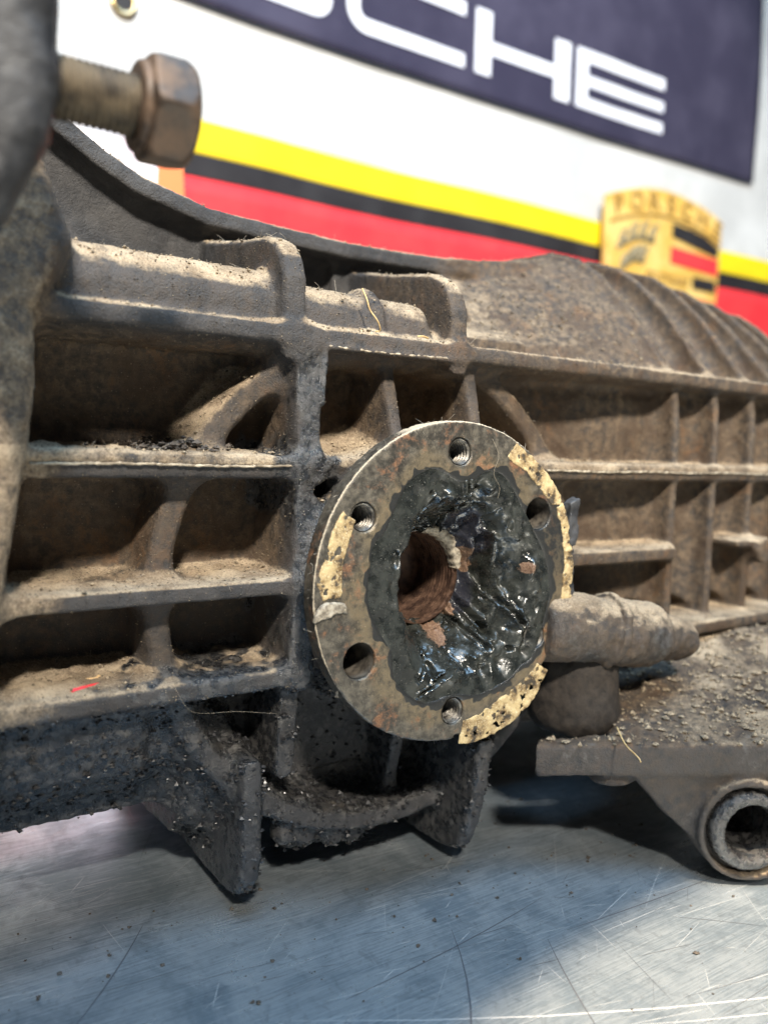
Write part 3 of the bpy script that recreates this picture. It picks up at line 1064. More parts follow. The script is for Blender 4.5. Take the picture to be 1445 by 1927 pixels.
def lathe_y(name, cx, cz, prof_pts, mat, parent, nt=64, wob=0.0):
    P, F_ = [], []
    for (r, y) in prof_pts:
        for i in range(nt):
            a = 2 * math.pi * i / nt
            rr = r * (1 + wob * math.sin(3 * a + y))
            P.append(((cx + rr * math.cos(a)) * mm, y * mm, (cz + rr * math.sin(a)) * mm))
    for j in range(len(prof_pts) - 1):
        for i in range(nt):
            i2 = (i + 1) % nt
            F_.append((j * nt + i, (j + 1) * nt + i, (j + 1) * nt + i2, j * nt + i2))
    me = bpy.data.meshes.new(name)
    me.from_pydata(P, [], F_)
    for p in me.polygons:
        p.use_smooth = True
    return link(name, me, mat, parent)


for (hx, hz) in HOLES_P:
    lathe_y('bolt_hole', hx, hz, [(5.75, 0.9)] + [(5.7, 2 + k) for k in range(22)] + [(3.5, 24.5), (0.01, 25)], M_holed, fl, 40)
bore_prof = [(17.4, 21.0), (17.2, 22.0)]
for k in range(14):
    y_ = 22.5 + k * 1.7
    bore_prof += [(17.0, y_), (16.55, y_ + 0.5), (16.6, y_ + 1.1), (17.0, y_ + 1.6)]
bore_prof += [(14.2, 46.8), (14.0, 47.5), (6, 48.2), (0.01, 48.5)]
lathe_y('centre_bore', 4, -1, bore_prof, M_bore, fl, 96)

# pale scraped lip at the upper right of the bore
P_, F_ = [], []
na = 26
for i in range(na):
    a = math.radians(8 + 82 * i / (na - 1))
    w0 = 16.4 + 0.3 * math.sin(i * 1.7)
    w1 = w0 + 3.6 * math.sin(math.pi * (i + 0.5) / na) ** 0.6 + 0.2 * math.sin(i * 2.3)
    for (r, y) in ((w0, 24.5), (w0 + 0.1, 20.6), (w1, 19.3), (w1 + 0.6, 23)):
        P_.append(((4 + r * math.cos(a)) * mm, y * mm, (-1 + r * math.sin(a)) * mm))
for i in range(na - 1):
    for k in range(3):
        F_.append((i * 4 + k, i * 4 + k + 1, (i + 1) * 4 + k + 1, (i + 1) * 4 + k))
me = bpy.data.meshes.new('bore_lip')
me.from_pydata(P_, [], [f[::-1] for f in F_])
for p in me.polygons:
    p.use_smooth = True
link('bore_lip', me, M_lip, fl)

# grease packed into the flange cup
nth, nr = 560, 150
th = np.linspace(0, 2 * math.pi, nth, endpoint=False)
gc = np.array([4.6, -1.0])
OV = np.array(OUTS)
ang = np.arctan2(OV[:, 1] - gc[1], OV[:, 0] - gc[0])
rr = np.hypot(OV[:, 1] - gc[1], OV[:, 0] - gc[0])
o_ = np.argsort(ang)
Rout = np.interp(th, np.r_[ang[o_] - 2 * math.pi, ang[o_], ang[o_] + 2 * math.pi], np.r_[rr[o_], rr[o_], rr[o_]])
Rout = np.interp(np.where(th > math.pi, th - 2 * math.pi, th), np.r_[ang[o_] - 2 * math.pi, ang[o_], ang[o_] + 2 * math.pi], np.r_[rr[o_], rr[o_], rr[o_]])
circ = np.stack([np.cos(th) * 9, np.sin(th) * 9, 0 * th], 1)
Rin = 16.9 + (0.6 + 4.5 * sstep(-0.1, -0.8, np.cos(th - 0.35))) * fbm(circ, 0.5, 3, 4) - 1.5 * sstep(0.2, -0.8, np.cos(th - 0.35))
S, T = np.meshgrid(np.linspace(0, 1, nr), th, indexing='ij')
R_ = Rin[None] + (Rout[None] * 1.012 - Rin[None]) * S
X = gc[0] + R_ * np.cos(T)
Z = gc[1] + R_ * np.sin(T)
P2 = np.stack([X.ravel(), 0 * X.ravel(), Z.ravel()], 1)
wd = 0.66 + 0.14 * np.cos(T + 0.2) - 0.10 * np.cos(2 * T)          # the right side is scooped out wider
base = 22.2 * (1 - sstep(0.0, 1.0, S / wd) ** 0.72) + 0.35
P3 = P2.copy()
P3[:, 1] = 0.8 * base.ravel()
wq = np.stack([fbm(P3, 0.12, 2, 41), fbm(P3, 0.12, 2, 43), fbm(P3, 0.12, 2, 47)], 1) * 6.0
ridged = 1 - np.abs(fbm((P3 + wq) * np.array([1.0, 1.0, 0.55]), 0.10, 2, 51)) * 6.0
ridged2 = 1 - np.abs(fbm(P3 + wq, 0.26, 3, 61)) * 5.0
lump = fbm(P3, 0.10, 3, 71)
fine = fbm(P3, 0.7, 3, 81)
mess = sstep(-16, 14, P2[:, 0] + 0.25 * P2[:, 2])
amp = sstep(1.0, 0.88, S).ravel() * (0.18 + 0.95 * mess * sstep(0.97, 0.70, S).ravel() + 0.25 * sstep(0.75, 0.4, S).ravel())
Yg = base.ravel() - amp * (1.5 * ridged + 0.25 * ridged2 + 4.4 * lump + 3.4 * fbm(P3, 0.21, 2, 99) + 0.25 * fine) + 1.4 * amp
# bubbles and slits
for (bx, bz, br, bd) in ((27, -21, 2.2, 3.5), (-3, -27.5, 1.1, 3), (-1.5, -31, 1.3, 3), (10, 24, 1.6, 2.5), (-6, 31, 1.0, 2.0), (15, 33, 0.8, 2), (33, -27, 1.5, 2.5), (-20, 9, 1.8, 2.5), (30, 19, 1.2, 2)):
    q = np.hypot((P2[:, 0] - bx), (P2[:, 2] - bz) * (1.0 + 0.4 * math.sin(bx))) / br
    Yg += bd * np.exp(-q ** 4)
for (x0, z0, x1, z1, w0, dd) in ((8, 31, 9.5, 37, 0.45, 2.5), (11, 12, 8, 26, 0.8, 3.0), (20, -8, 27, -22, 0.7, 3.0), (24, 14, 30, -6, 1.1, 3.5), (-8, 24, -2, 14, 0.7, 2.2), (-10, -38, 8, -30, 0.5, 1.6), (14, -12, 24, -26, 0.6, 2.5), (30, -8, 38, -18, 0.7, 2.2), (0, -22, -10, -32, 0.5, 1.8)):
    q = seg2(P2[:, 0] + 1.2 * lump * 3, P2[:, 2] + 2 * fine, [(x0, z0), (x1, z1)]) / w0
    Yg += dd * np.exp(-q * q) - 0.6 * dd * np.exp(-((q - 2.2) / 0.9) ** 2)
Yg = Yg + (2.0 * sstep(0.975, 1.0, S)).ravel()
Yg = np.minimum(Yg, 23.5)
Vg = np.stack([P2[:, 0], Yg, P2[:, 2]], 1)
i_, j_ = np.meshgrid(np.arange(nr - 1), np.arange(nth), indexing='ij')
a_ = (i_ * nth + j_).ravel()
b_ = (i_ * nth + (j_ + 1) % nth).ravel()
Fg = np.stack([a_, a_ + nth, b_ + nth, b_], 1)
Fg = Fg[:, ::-1]
rustg = np.zeros(len(Vg))
for (bx, bz, br) in ((22, 6, 4.2), (9, -21, 5.0), (17, -14, 3.0), (38.5, 3.0, 2.6), (20, -2, 3.0), (25, 2, 2.5)):
    rustg = np.maximum(rustg, sstep(1.15, 0.55, np.hypot(P2[:, 0] - bx, P2[:, 2] - bz) / br + 0.8 * fine))
tint = sstep(8, 3, seg2(P2[:, 0], P2[:, 2], [(16, 20), (22, 10), (20, -10)]))
ob = link('packed_grease', mesh_np('packed_grease', Vg * mm, Fg, None, True, np.stack([rustg, tint, 0 * tint], 1)), M_grease, fl)

# remnants of the paper gasket
GASK = [
    [(-41.0, 25.5), (-36.8, 22.5), (-38.5, 17), (-40.8, 9.2), (-40.6, -1.5), (-47.3, -2.4), (-50.2, 3), (-47.6, 10.5), (-44.6, 20)],
    [(30.0, 48.8), (38, 44), (46.3, 37.5), (52.8, 30.2), (53.5, 26), (48.3, 26.4), (41, 33.5), (35.1, 38.6), (27.5, 42.0), (25.5, 44.0)],
    [(8.2, -57.8), (10.0, -49.6), (17, -48.5), (29.2, -43.0), (38, -39), (44.6, -33.5), (50.0, -36.5), (46, -43), (42.0, -48.2), (34, -53.5), (25.2, -56.8), (15, -58.5)],
    [(51.0, 25.4), (54.0, 27.0), (57.0, 20), (59.4, 12.0), (60.9, 2), (60.4, -8.6), (58.2, -20.8), (55.1, -22.4), (55.2, -12), (56.4, 2), (54.8, 14)],
]
for gi, gpts in enumerate(GASK):
    xs = [p[0] for p in gpts]
    zs = [p[1] for p in gpts]
    K = Field((min(xs) - 2, -2.6, min(zs) - 2), (max(xs) + 2, 2.2, max(zs) + 2), 0.36)
    y0, y1 = (-0.32, 0.5) if gi < 3 else (-0.4, 3.0)
    K.add('gasket_remnant', ((min(xs), max(xs)), (y0, y1), (min(zs), max(zs))), lambda x, y, z: ext(poly2(x, z, gpts), slab(y, y0, y1), 0.3), 0.5)
    gxx, gyy, gzz = np.meshgrid(*K.ax, indexing='ij')
    pp = np.stack([gxx.ravel(), gyy.ravel() * 0.5, gzz.ravel()], 1)
    K.D += ((1.15 if gi < 3 else 1.4) * fbm(pp, 0.45, 3, 90 + gi)).reshape(K.D.shape).astype(np.float32)
    v_, f_, l_ = K.mesh()
    link('gasket_remnant', mesh_np('gasket_remnant', v_ * mm, f_, None, True), M_gasket, fl)
# torn black scab of sealant on the right edge and a lump on the left edge
SC = Field((50, -4, -36), (66, 9, 32), 0.5)
SC.add('scab', ((58, 62), (-2, 6), (8, 28)), lambda x, y, z: ext(poly2(x, z, [(57.5, 27), (62.5, 29), (63.0, 16), (60.5, 8), (58, 12)]), slab(y, -0.8, 3.5), 0.6), 1)
SC.add('scab', ((52, 62), (-2, 6), (-28, 8)), lambda x, y, z: ext(seg2(x, z, [(59.5, 6), (60.5, -6), (58.5, -20), (55.5, -27)]) - 1.6, slab(y, 0, 5), 0.6), 1)
gxx, gyy, gzz = np.meshgrid(*SC.ax, indexing='ij')
SC.D += (2.2 * fbm(np.stack([gxx.ravel(), gyy.ravel(), gzz.ravel()], 1), 0.4, 3, 77)).reshape(SC.D.shape).astype(np.float32)
v_, f_, l_ = SC.mesh()
link('sealant_scab', mesh_np('sealant_scab', v_ * mm, f_, None, True), M_black, fl)
SC = Field((-54, -4, -14), (-34, 9, 4), 0.5)
SC.add('scab', ((-52, -38), (-2, 4), (-10, 0)), lambda x, y, z: ext(poly2(x, z, [(-50.5, -9), (-50, -5), (-46, -3), (-39.5, -3.5), (-39, -7), (-43, -6.5), (-46, -8)]), slab(y, -1.0, 1), 0.5), 1)
gxx, gyy, gzz = np.meshgrid(*SC.ax, indexing='ij')
SC.D += (1.8 * fbm(np.stack([gxx.ravel(), gyy.ravel(), gzz.ravel()], 1), 0.4, 3, 79)).reshape(SC.D.shape).astype(np.float32)
v_, f_, l_ = SC.mesh()
link('gasket_lump', mesh_np('gasket_lump', v_ * mm, f_, None, True), M_lip, fl)

# ------------------------------------------------------------------ mount bracket (local frame turned to the bench front)
BO = np.array([113.7, -44.1, -95.6])
BU = np.array([0.8408, -0.5414, 0.0])
BN = np.array([0.5414, 0.8408, 0.0])         # away from the camera
B = Field((-88, -8, -21.6), (75, 104, 68), 1.0)
PL = [(-81, 0), (-79, 8), (-48, 12), (-20, 72), (0, 95), (75, 100), (75, 0), (0, -1)]
B.add('bracket_plate', ((-82, 76), (-1, 101), (17, 36)), lambda x, y, z: ext(poly2(x, y, PL), slab(z - 0.035 * x, 21.0, 33.2), 1.5), 3)
B.add('bracket_plate', ((-40, 76), (4, 101), (30, 58)), lambda x, y, z: ext(poly2(x, y, [(-50, 18), (-38, 5), (75, 5), (75, 100), (0, 95), (-28, 74), (-46, 46)]), slab(z - 0.27 * (y - 8) - 0.04 * x, 22, 33.5), 5), 8, part=0)
B.xz('gusset_plate', [(-46, 22), (-31, 5.4), (-12, -11.6), (0, -19.5), (16, -14), (30, 4), (50, 22)], 1.5, 10, 0.04, 1.5, 3)
B.add('bush_eye', ((-21, 21), (-3, 34), (-21, 21)), lambda x, y, z: ext(np.sqrt((x - 1) ** 2 + z * z) - 19.6, slab(y, -3, 34), 1.5), 3)
B.cut(((-18, 20), (-6, 3), (-18, 18)), lambda x, y, z: ext(np.abs(np.sqrt((x - 1) ** 2 + z * z) - 16.2) - 1.0, slab(y, -8, 1.5), 0.5), 1.0)
B.add('bush_sleeve', ((-16, 18), (-5, 34), (-15, 15)), lambda x, y, z: ext(np.sqrt((x - 1) ** 2 + z * z) - 14.2, slab(y, -4.2, 34), 1.2), 0.8)
B.cut(((-12, 14), (-8, 40), (-12, 12)), lambda x, y, z: np.sqrt((x - 2) ** 2 + z * z) - 9.6 - 0.25 * np.clip(2 - y, 0, 6) + 0 * y, 0.8)
B.add('nut', ((-58, -36), (6, 24), (13, 22)), lambda x, y, z: ext(np.sqrt((x + 49) ** 2 + (y - 12) ** 2) - 9, slab(z, 13.5, 22), 1), 2)
V, F, lab = B.mesh()
N0 = vnormals(V, F)
n_b = fbm(V, 0.2, 3, 5)
V = V + N0 * ((0.9 * n_b + 0.9 * fbm(V, 0.5, 3, 15) * (0.7 + 1.2 * sstep(0.4, 0.9, N0[:, 2])) + 3.0 * sstep(0.6, 0.95, N0[:, 2]) * np.clip(fbm(V, 0.09, 3, 25), 0, 1))[:, None])
dust = np.maximum(0.75 * sstep(0.3, 0.85, N0[:, 2]) * sstep(-60, 10, V[:, 0] + 60 * fbm(V, 0.05, 2, 66)), 0.12) * np.clip(0.75 + 2.6 * fbm(V, 0.07, 3, 65), 0.05, 1.1)
grease = np.maximum(0.4 * sstep(-0.1, 0.2, fbm(V, 0.06, 2, 8)), 0.75 * sstep(17.8, 14.5, np.hypot(V[:, 0] - 1, V[:, 2])) * (V[:, 1] < 40))  # second term darkens the bush eye, its hole's shade put into the colour
film = 0.28 + 0.5 * sstep(0.2, 0.7, N0[:, 2])
W = BO + V[:, :1] * BU + V[:, 1:2] * BN + V[:, 2:3] * np.array([0, 0, 1.0])
NW = N0[:, :1] * BU + N0[:, 1:2] * BN + N0[:, 2:3] * np.array([0, 0, 1.0])
mb = empty('mount_bracket', tuple((BO + np.array([0, 0, -20])) * mm))
tag(mb, 'dusty mount bracket with a round bush eye standing at the right bench front', 'bracket')
BW = W
NW_B = NW
split_parts(W, F, lab, B.names, np.stack([dust, grease, film], 1), M_cast, mb, NW)
# rubber buffer standing on the bracket's end
RB = Field((-90, -4, 26), (-30, 60, 70), 1.0)
RB.add('rubber_buffer', ((-84, -38), (2, 54), (28, 66)), lambda x, y, z: ext(np.sqrt((x + 60) ** 2 + ((y - 30) * 1.0) ** 2) - 20.0 + 0.12 * np.clip(z - 30, 0, 40), slab(z, 28, 64), 9), 3)
V, F, lab = RB.mesh()
V = V + vnormals(V, F) * (3.0 * fbm(V, 0.07, 3, 5) + 1.0 * fbm(V, 0.3, 3, 6))[:, None]
W = BO + V[:, :1] * BU + V[:, 1:2] * BN + V[:, 2:3] * np.array([0, 0, 1.0])
link('rubber_buffer', mesh_np('rubber_buffer', W * mm, F, None, True), M_rubber, mb)

# ------------------------------------------------------------------ mounting boss and bolt, upper left
BS = Field((-205, -58, 60), (-125, 34, 185), 1.3)
BS.xz('mounting_boss', [(-131.8, 143), (-131.8, 114), (-134.0, 103), (-141, 89), (-147, 84), (-148, 110), (-147, 143)], -46, -10, 0, 7, 4)
BS.add('mounting_boss', ((-190, -138), (-42, 30), (122, 144)), lambda x, y, z: ext(np.maximum(np.minimum(np.maximum(slab(x, -188, -138), slab(y, -40, -16)), np.maximum(slab(x, -188, -168), slab(y, -40, 28))), -60), slab(z, 124, 142), 5), 8, part=0)
V, F, lab = BS.mesh()
V = V + vnormals(V, F) * (1.6 * fbm(V, 0.12, 3, 5) + 0.8 * fbm(V, 0.4, 2, 7))[:, None]
boss = link('mounting_boss', mesh_np('mounting_boss', V * mm, F, None, True), M_black, gb)


def bolt_along_x(x0, x1, y, z, r, pitch=1.5):
    nt = 36
    nx = int((x1 - x0) / 0.2)
    P = []
    for j in range(nx):
        x = x0 + j * 0.2
        for i in range(nt):
            a = 2 * math.pi * i / nt
            ph = (x / pitch - i / nt) % 1.0
            rr = r - 0.75 * abs(ph * 2 - 1)
            P.append((x * mm, (y + rr * math.cos(a)) * mm, (z + rr * math.sin(a)) * mm))
    F_ = []
    for j in range(nx - 1):
        for i in range(nt):
            i2 = (i + 1) % nt
            F_.append((j * nt + i, (j + 1) * nt + i, (j + 1) * nt + i2, j * nt + i2)[::-1])
    me = bpy.data.meshes.new('bolt_shank')
    me.from_pydata(P, [], [f[::-1] for f in F_])
    for p in me.polygons:
        p.use_smooth = True
    return link('bolt_shank', me, M_boltth, boss)


bolt_along_x(-136, -108, -30, 119.3, 6.8)
HX = Field((-120, -46, 103), (-97, -14, 136), 0.6)


def hexd(y, z, af):
    d = None
    for k in range(3):
        a = math.radians(90 + 60 * k + 9)
        q = np.abs((y + 30) * math.cos(a) + (z - 119.5) * math.sin(a)) - af / 2
        d = q if d is None else np.maximum(d, q)
    return d


HX.add('bolt_head', ((-113, -100), (-44, -16), (105, 134)), lambda x, y, z: ext(np.maximum(hexd(y, z, 21.5), np.sqrt((y + 30) ** 2 + (z - 119.5) ** 2) - 12.4 + 0.6 * np.maximum(x + 105, 0) + 0.5 * np.maximum(-110.5 - x, 0)), slab(x, -112.5, -102.0), 0.7), 1)
HX.add('bolt_head', ((-115, -111), (-44, -16), (105, 134)), lambda x, y, z: ext(np.sqrt((y + 30) ** 2 + (z - 119.5) ** 2) - 9.6, slab(x, -114.5, -110), 0.6), 1, part=0)
V, F, lab = HX.mesh()
V = V + vnormals(V, F) * (0.22 * fbm(V, 0.3, 3, 5))[:, None]
link('bolt_head', mesh_np('bolt_head', V * mm, F, None, True), M_bolt, boss)

# ------------------------------------------------------------------ banners on the wall
YW = 0.55


def sheet(name, x0, x1, z0, z1, y, amp, seed, mat, parent=None, nx=90, nz=50, tilt=0.0, thick=0.0012):
    gx_, gz_ = np.meshgrid(np.linspace(x0, x1, nx), np.linspace(z0, z1, nz), indexing='ij')
    P = np.stack([gx_.ravel(), 0 * gx_.ravel(), gz_.ravel() + (gx_.ravel() - x0) * tilt], 1)
    d = wave(P, amp, seed)
    P[:, 1] = y + d
    Pb = P.copy()
    Pb[:, 1] += thick
    i2, j2 = np.meshgrid(np.arange(nx - 1), np.arange(nz - 1), indexing='ij')
    a = (i2 * nz + j2).ravel()
    q = np.stack([a, a + nz, a + nz + 1, a + 1], 1)
    n_ = nx * nz
    rim = [(i, 0) for i in range(nx)] + [(nx - 1, j) for j in range(1, nz)] + [(i, nz - 1) for i in range(nx - 2, -1, -1)] + [(0, j) for j in range(nz - 2, 0, -1)]
    ids = np.array([i * nz + j for i, j in rim])
    nxt = np.roll(ids, -1)
    sd = np.stack([ids, ids + n_, nxt + n_, nxt], 1)
    FF = np.concatenate([q, q[:, ::-1] + n_, sd])
    return link(name, mesh_np(name, np.vstack([P, Pb]), FF, None, True), mat, parent)


def wave(P, amp, seed):
    q = P * np.array([1.0, 1.0, 0.55])
    return amp * (fbm(q, 3.0, 3, seed) * 2.0)


A_, SEED = 0.010, 301
tarp = sheet('wall_tarp', -0.75, 1.9, -0.08, 1.05, YW + 0.004, A_, SEED, M_white, None, 150, 70)
tag(tarp, 'white cloth tarp with brass eyelets and yellow, black and red stripes on the wall', 'tarp')
tl = 0.0066


def stripe(z0, z1, mat, nm):
    return sheet(nm, -0.75, 1.9, z0 - 0.006, z1 - 0.006, YW + 0.0012, A_, SEED, mat, tarp, 150, 10, tl)


stripe(0.3255, 0.3575, M_yellow, 'yellow_stripe')
stripe(0.3030, 0.3255, M_blackp, 'black_stripe')
stripe(0.16, 0.3030, M_red, 'red_stripe')


def eyelet(x, z, parent):
    n1, n2 = 28, 10
    P, F_ = [], []
    yb = YW + 0.001 + wave(np.array([[x, 0, z]]), A_, SEED)[0]
    for i in range(n1):
        a = 2 * math.pi * i / n1
        for j in range(n2):
            b = 2 * math.pi * j / n2
            r = 0.0098 + 0.0028 * math.cos(b)
            P.append((x + r * math.cos(a), yb - 0.0022 * math.sin(b), z + r * math.sin(a)))
    for i in range(n1):
        for j in range(n2):
            F_.append((i * n2 + j, ((i + 1) % n1) * n2 + j, ((i + 1) % n1) * n2 + (j + 1) % n2, i * n2 + (j + 1) % n2))
    me = bpy.data.meshes.new('eyelet')
    me.from_pydata(P, [], F_)
    for p in me.polygons:
        p.use_smooth = True
    o = link('eyelet', me, M_brass, parent)
    d = MB().prism([(x + 0.0078 * math.cos(2 * math.pi * k / 24), z + 0.0078 * math.sin(2 * math.pi * k / 24)) for k in range(24)], yb - 0.0007, yb - 0.0002)
    d.build('eyelet_hole', M_blackp, o)
    return o


eyelet(0.0347, 0.4405, tarp)

TB = 0.0096
SEED2 = 77
ban = sheet('wordmark_banner', -0.62, 0.984, 0.4645 - 0.78 * TB * 1.0 - 0.001, 0.98, YW - 0.002, A_, SEED, M_navy, None, 150, 60, TB)
tag(ban, 'dark navy banner with white block lettering above the stripes', 'banner')


def letter(name, polys):
    """polys of wordmark coordinates (mm, on the wall) -> thin printed shapes following the cloth"""
    V_, F_ = [], []
    b = MB()
    for pts in polys:
        b.prism([(p[0] * mm, p[1] * mm) for p in pts], 0, 0.0006)
    me = bpy.data.meshes.new(name)
    me.from_pydata(b.v, [], b.f)
    import bmesh
    bm = bmesh.new()
    bm.from_mesh(me)
    bmesh.ops.triangulate(bm, faces=bm.faces[:])
    for _ in range(3):
        ed = [e for e in bm.edges if e.calc_length() > 0.02]
        if not ed:
            break
        bmesh.ops.subdivide_edges(bm, edges=ed, cuts=1)
        bmesh.ops.triangulate(bm, faces=bm.faces[:])
    P = np.array([v.co[:] for v in bm.verts])
    d = wave(np.stack([P[:, 0], 0 * P[:, 0], P[:, 2]], 1), A_, SEED)
    for v, dd in zip(bm.verts, d):
        v.co.y += YW - 0.0034 + dd
    bm.to_mesh(me)
    bm.free()
    return link(name, me, M_letter, ban)


def base_z(x):
    return 491.0 + (x - 270) * 0.0135


def rbox(x0, x1, v0, v1):
    return [(x0, base_z(x0) + v0), (x1, base_z(x1) + v0), (x1, base_z(x1) + v1), (x0, base_z(x0) + v1)]


def path_strip(pts, w):
    """stroke of constant width along a 2D polyline"""
    L, R = [], []
    n = len(pts)
    for i, p in enumerate(pts):
        a = np.array(pts[max(i - 1, 0)], float)
        c = np.array(pts[min(i + 1, n - 1)], float)
        t = (c - a) / np.linalg.norm(c - a)
        nn = np.array([-t[1], t[0]])
        L.append(tuple(np.array(p) + nn * w / 2))
        R.append(tuple(np.array(p) - nn * w / 2))
    return L + R[::-1]


def arc(cx, cz, r, a0, a1, n=7):
    return [(cx + r * math.cos(math.radians(a0 + (a1 - a0) * i / (n - 1))), cz + r * math.sin(math.radians(a0 + (a1 - a0) * i / (n - 1)))) for i in range(n)]


def shear(pts):
    return [(x, base_z(x) + v) for x, v in pts]


CAP, ST = 73.0, 15.0
h2 = ST / 2


def L_C(x0, x1):
    r = 18
    p = [(x1, CAP - h2)] + arc(x0 + h2 + r, CAP - h2 - r, r, 90, 180) + arc(x0 + h2 + r, h2 + r, r, 180, 270) + [(x1, h2)]
    return [shear(path_strip(p, ST))]


def L_S(x0, x1):
    r = 12
    m = CAP / 2
    p = [(x1, CAP - h2)] + arc(x0 + h2 + r, CAP - h2 - r, r, 90, 180) + arc(x0 + h2 + r, m + r, r, 180, 270) + arc(x1 - h2 - r, m - r, r, 90, 0) + arc(x1 - h2 - r, h2 + r, r, 0, -90) + [(x0, h2)]
    return [shear(path_strip(p, ST))]


def L_O(x0, x1):
    r = 18
    p = [((x0 + x1) / 2, CAP - h2)] + arc(x0 + h2 + r, CAP - h2 - r, r, 90, 180) + arc(x0 + h2 + r, h2 + r, r, 180, 270) + arc(x1 - h2 - r, h2 + r, r, 270, 360) + arc(x1 - h2 - r, CAP - h2 - r, r, 0, 90) + [((x0 + x1) / 2 + 0.1, CAP - h2)]
    return [shear(path_strip(p, ST))]


letter('letter_p', [rbox(-425, -405, 0, CAP), shear(path_strip([(-405, CAP - h2)] + arc(-290, CAP - h2 - 14, 14, 90, 0) + arc(-290, 25 + 14, 14, 0, -90) + [(-405, 25)], ST))])
letter('letter_o', L_O(-253, -97))
letter('letter_r', [rbox(-80, -60, 0, CAP), shear(path_strip([(-60, CAP - h2)] + arc(55, CAP - h2 - 12, 12, 90, 0) + arc(55, 34 + 10, 10, 0, -90) + [(-60, 34)], ST)), rbox(48, 68, 0, 28)])
letter('letter_s', L_S(93, 248))
letter('letter_c', L_C(267, 425))
letter('letter_h', [rbox(441.5, 465, 0, CAP), rbox(568, 594, 0, CAP), rbox(465, 568, 25, 40)])
letter('letter_e', [rbox(606, 626, 0, CAP), rbox(626, 773, 0, 14), rbox(626, 773, 28.5, 42), rbox(626, 773, CAP - 15, CAP)])

# ------------------------------------------------------------------ crest plaque
YC = 0.534
cr_top = [(657, 391), (675, 398), (700, 406), (725, 412), (753, 416), (780, 417.2), (806, 416), (850, 410), (880, 402.5), (900, 396)]
cr_out = cr_top + [(899, 330), (895, 270), (880, 210), (850, 160), (815, 125), (778, 105), (741, 125), (706, 160), (676, 210), (660, 270)]
K1 = MB().prism([(x * mm, z * mm) for x, z in cr_out], YC, YC + 0.010)
cb = K1.build('crest_plaque', M_gold, None, False, 0.0015)
tag(cb, 'gold shield crest with black and red bars hung on the striped tarp', 'plaque')


def plate(name, pts, mat, y0=YC - 0.0022, y1=YC + 0.001, parent=cb):
    return MB().prism([(x * mm, z * mm) for x, z in pts], y0, y1).build(name, mat, parent)


def arcz(x):
    return np.interp(x, [p[0] for p in cr_top], [p[1] for p in cr_top])


plate('black_bar', [(788, 357), (889, 343), (892, 356), (860, 367), (830, 372), (788, 374.5)], M_blackp)
plate('red_bar', [(787, 321), (892, 317), (892, 339), (787, 343)], M_red)
plate('black_bar', [(838, 292), (890, 292), (889, 308), (838, 308)], M_blackp)
plate('red_bar', [(841, 262), (889, 258), (889, 276), (841, 278)], M_red)
plate('inner_shield', [(736, 308), (822, 308), (822, 240), (779, 200), (736, 240)], M_gold, YC - 0.003)
for i_ in range(1, 7):
    x = 662 + i_ * 34.2
    plate('letter_divider', [(x - 1, arcz(x) - 31), (x + 1, arcz(x) - 31), (x + 1, arcz(x) - 5), (x - 1, arcz(x) - 5)], M_gold, YC - 0.0025)
plate('band_line', [(661, arcz(661) - 34)] + [(x, arcz(x) - 34) for x in range(690, 890, 25)] + [(895, arcz(895) - 34), (895, arcz(895) - 37)] + [(x, arcz(x) - 37) for x in range(865, 680, -25)] + [(661, arcz(661) - 37)], M_goldd)


def antler(x0, z0, w, h):
    b = MB()
    y = YC - 0.001
    pts = [(x0 + w * t, y, z0 + h * 0.55 * math.sin(math.pi * min(1, t * 1.15) * 0.62)) for t in np.linspace(0, 1, 9)]
    b.tube([(p[0] * mm, p[1], p[2] * mm) for p in pts], 0.0036, 8)
    for t in (0.1, 0.38, 0.66, 0.92):
        bx = x0 + w * t
        bz = z0 + h * 0.55 * math.sin(math.pi * min(1, t * 1.15) * 0.62)
        q = [(bx, y, bz), (bx + 1, y - 0.001, bz + h * 0.25), (bx + 6, y - 0.001, bz + h * 0.45), (bx + 13, y, bz + h * 0.58)]
        b.tube([(p[0] * mm, p[1], p[2] * mm) for p in q], [0.0042, 0.0046, 0.004, 0.002], 8)
    return b.build('antler', M_antler, cb, True)


antler(676, 325, 72, 38)
antler(684, 297, 45, 34)


def text_obj(name, s, size, x, z, mat, parent, y, rot=0.0, sx=1.0):
    c = bpy.data.curves.new(name, 'FONT')
    c.body = s
    c.size = size
    c.align_x = 'CENTER'
    c.extrude = 0.0006
    c.offset = size * 0.012
    o = bpy.data.objects.new(name, c)
    COL.objects.link(o)
    dg = bpy.context.evaluated_depsgraph_get()
    me = bpy.data.meshes.new_from_object(o.evaluated_get(dg))
    bpy.data.objects.remove(o)
    bpy.data.curves.remove(c)
    me.transform(Matrix.Translation((x, y, z)) @ Matrix.Rotation(-rot, 4, 'Y') @ Matrix.Rotation(math.radians(90), 4, 'X') @ Matrix.Scale(sx, 4, (1, 0, 0)))
    me.name = name
    return link(name, me, mat, parent)


for i_, ch in enumerate('PORSCHE'):
    x = 679 + i_ * 34.2
    sl_ = (arcz(x + 5) - arcz(x - 5)) / 10.0
    text_obj('crest_letter', ch, 0.033, x * mm, (arcz(x) - 28.5) * mm, M_goldd, cb, YC - 0.0016, math.atan(sl_), 1.15)
text_obj('crest_inscription', 'STUTTGART', 0.0165, 0.779, 0.291, M_goldd, cb, YC - 0.0040)

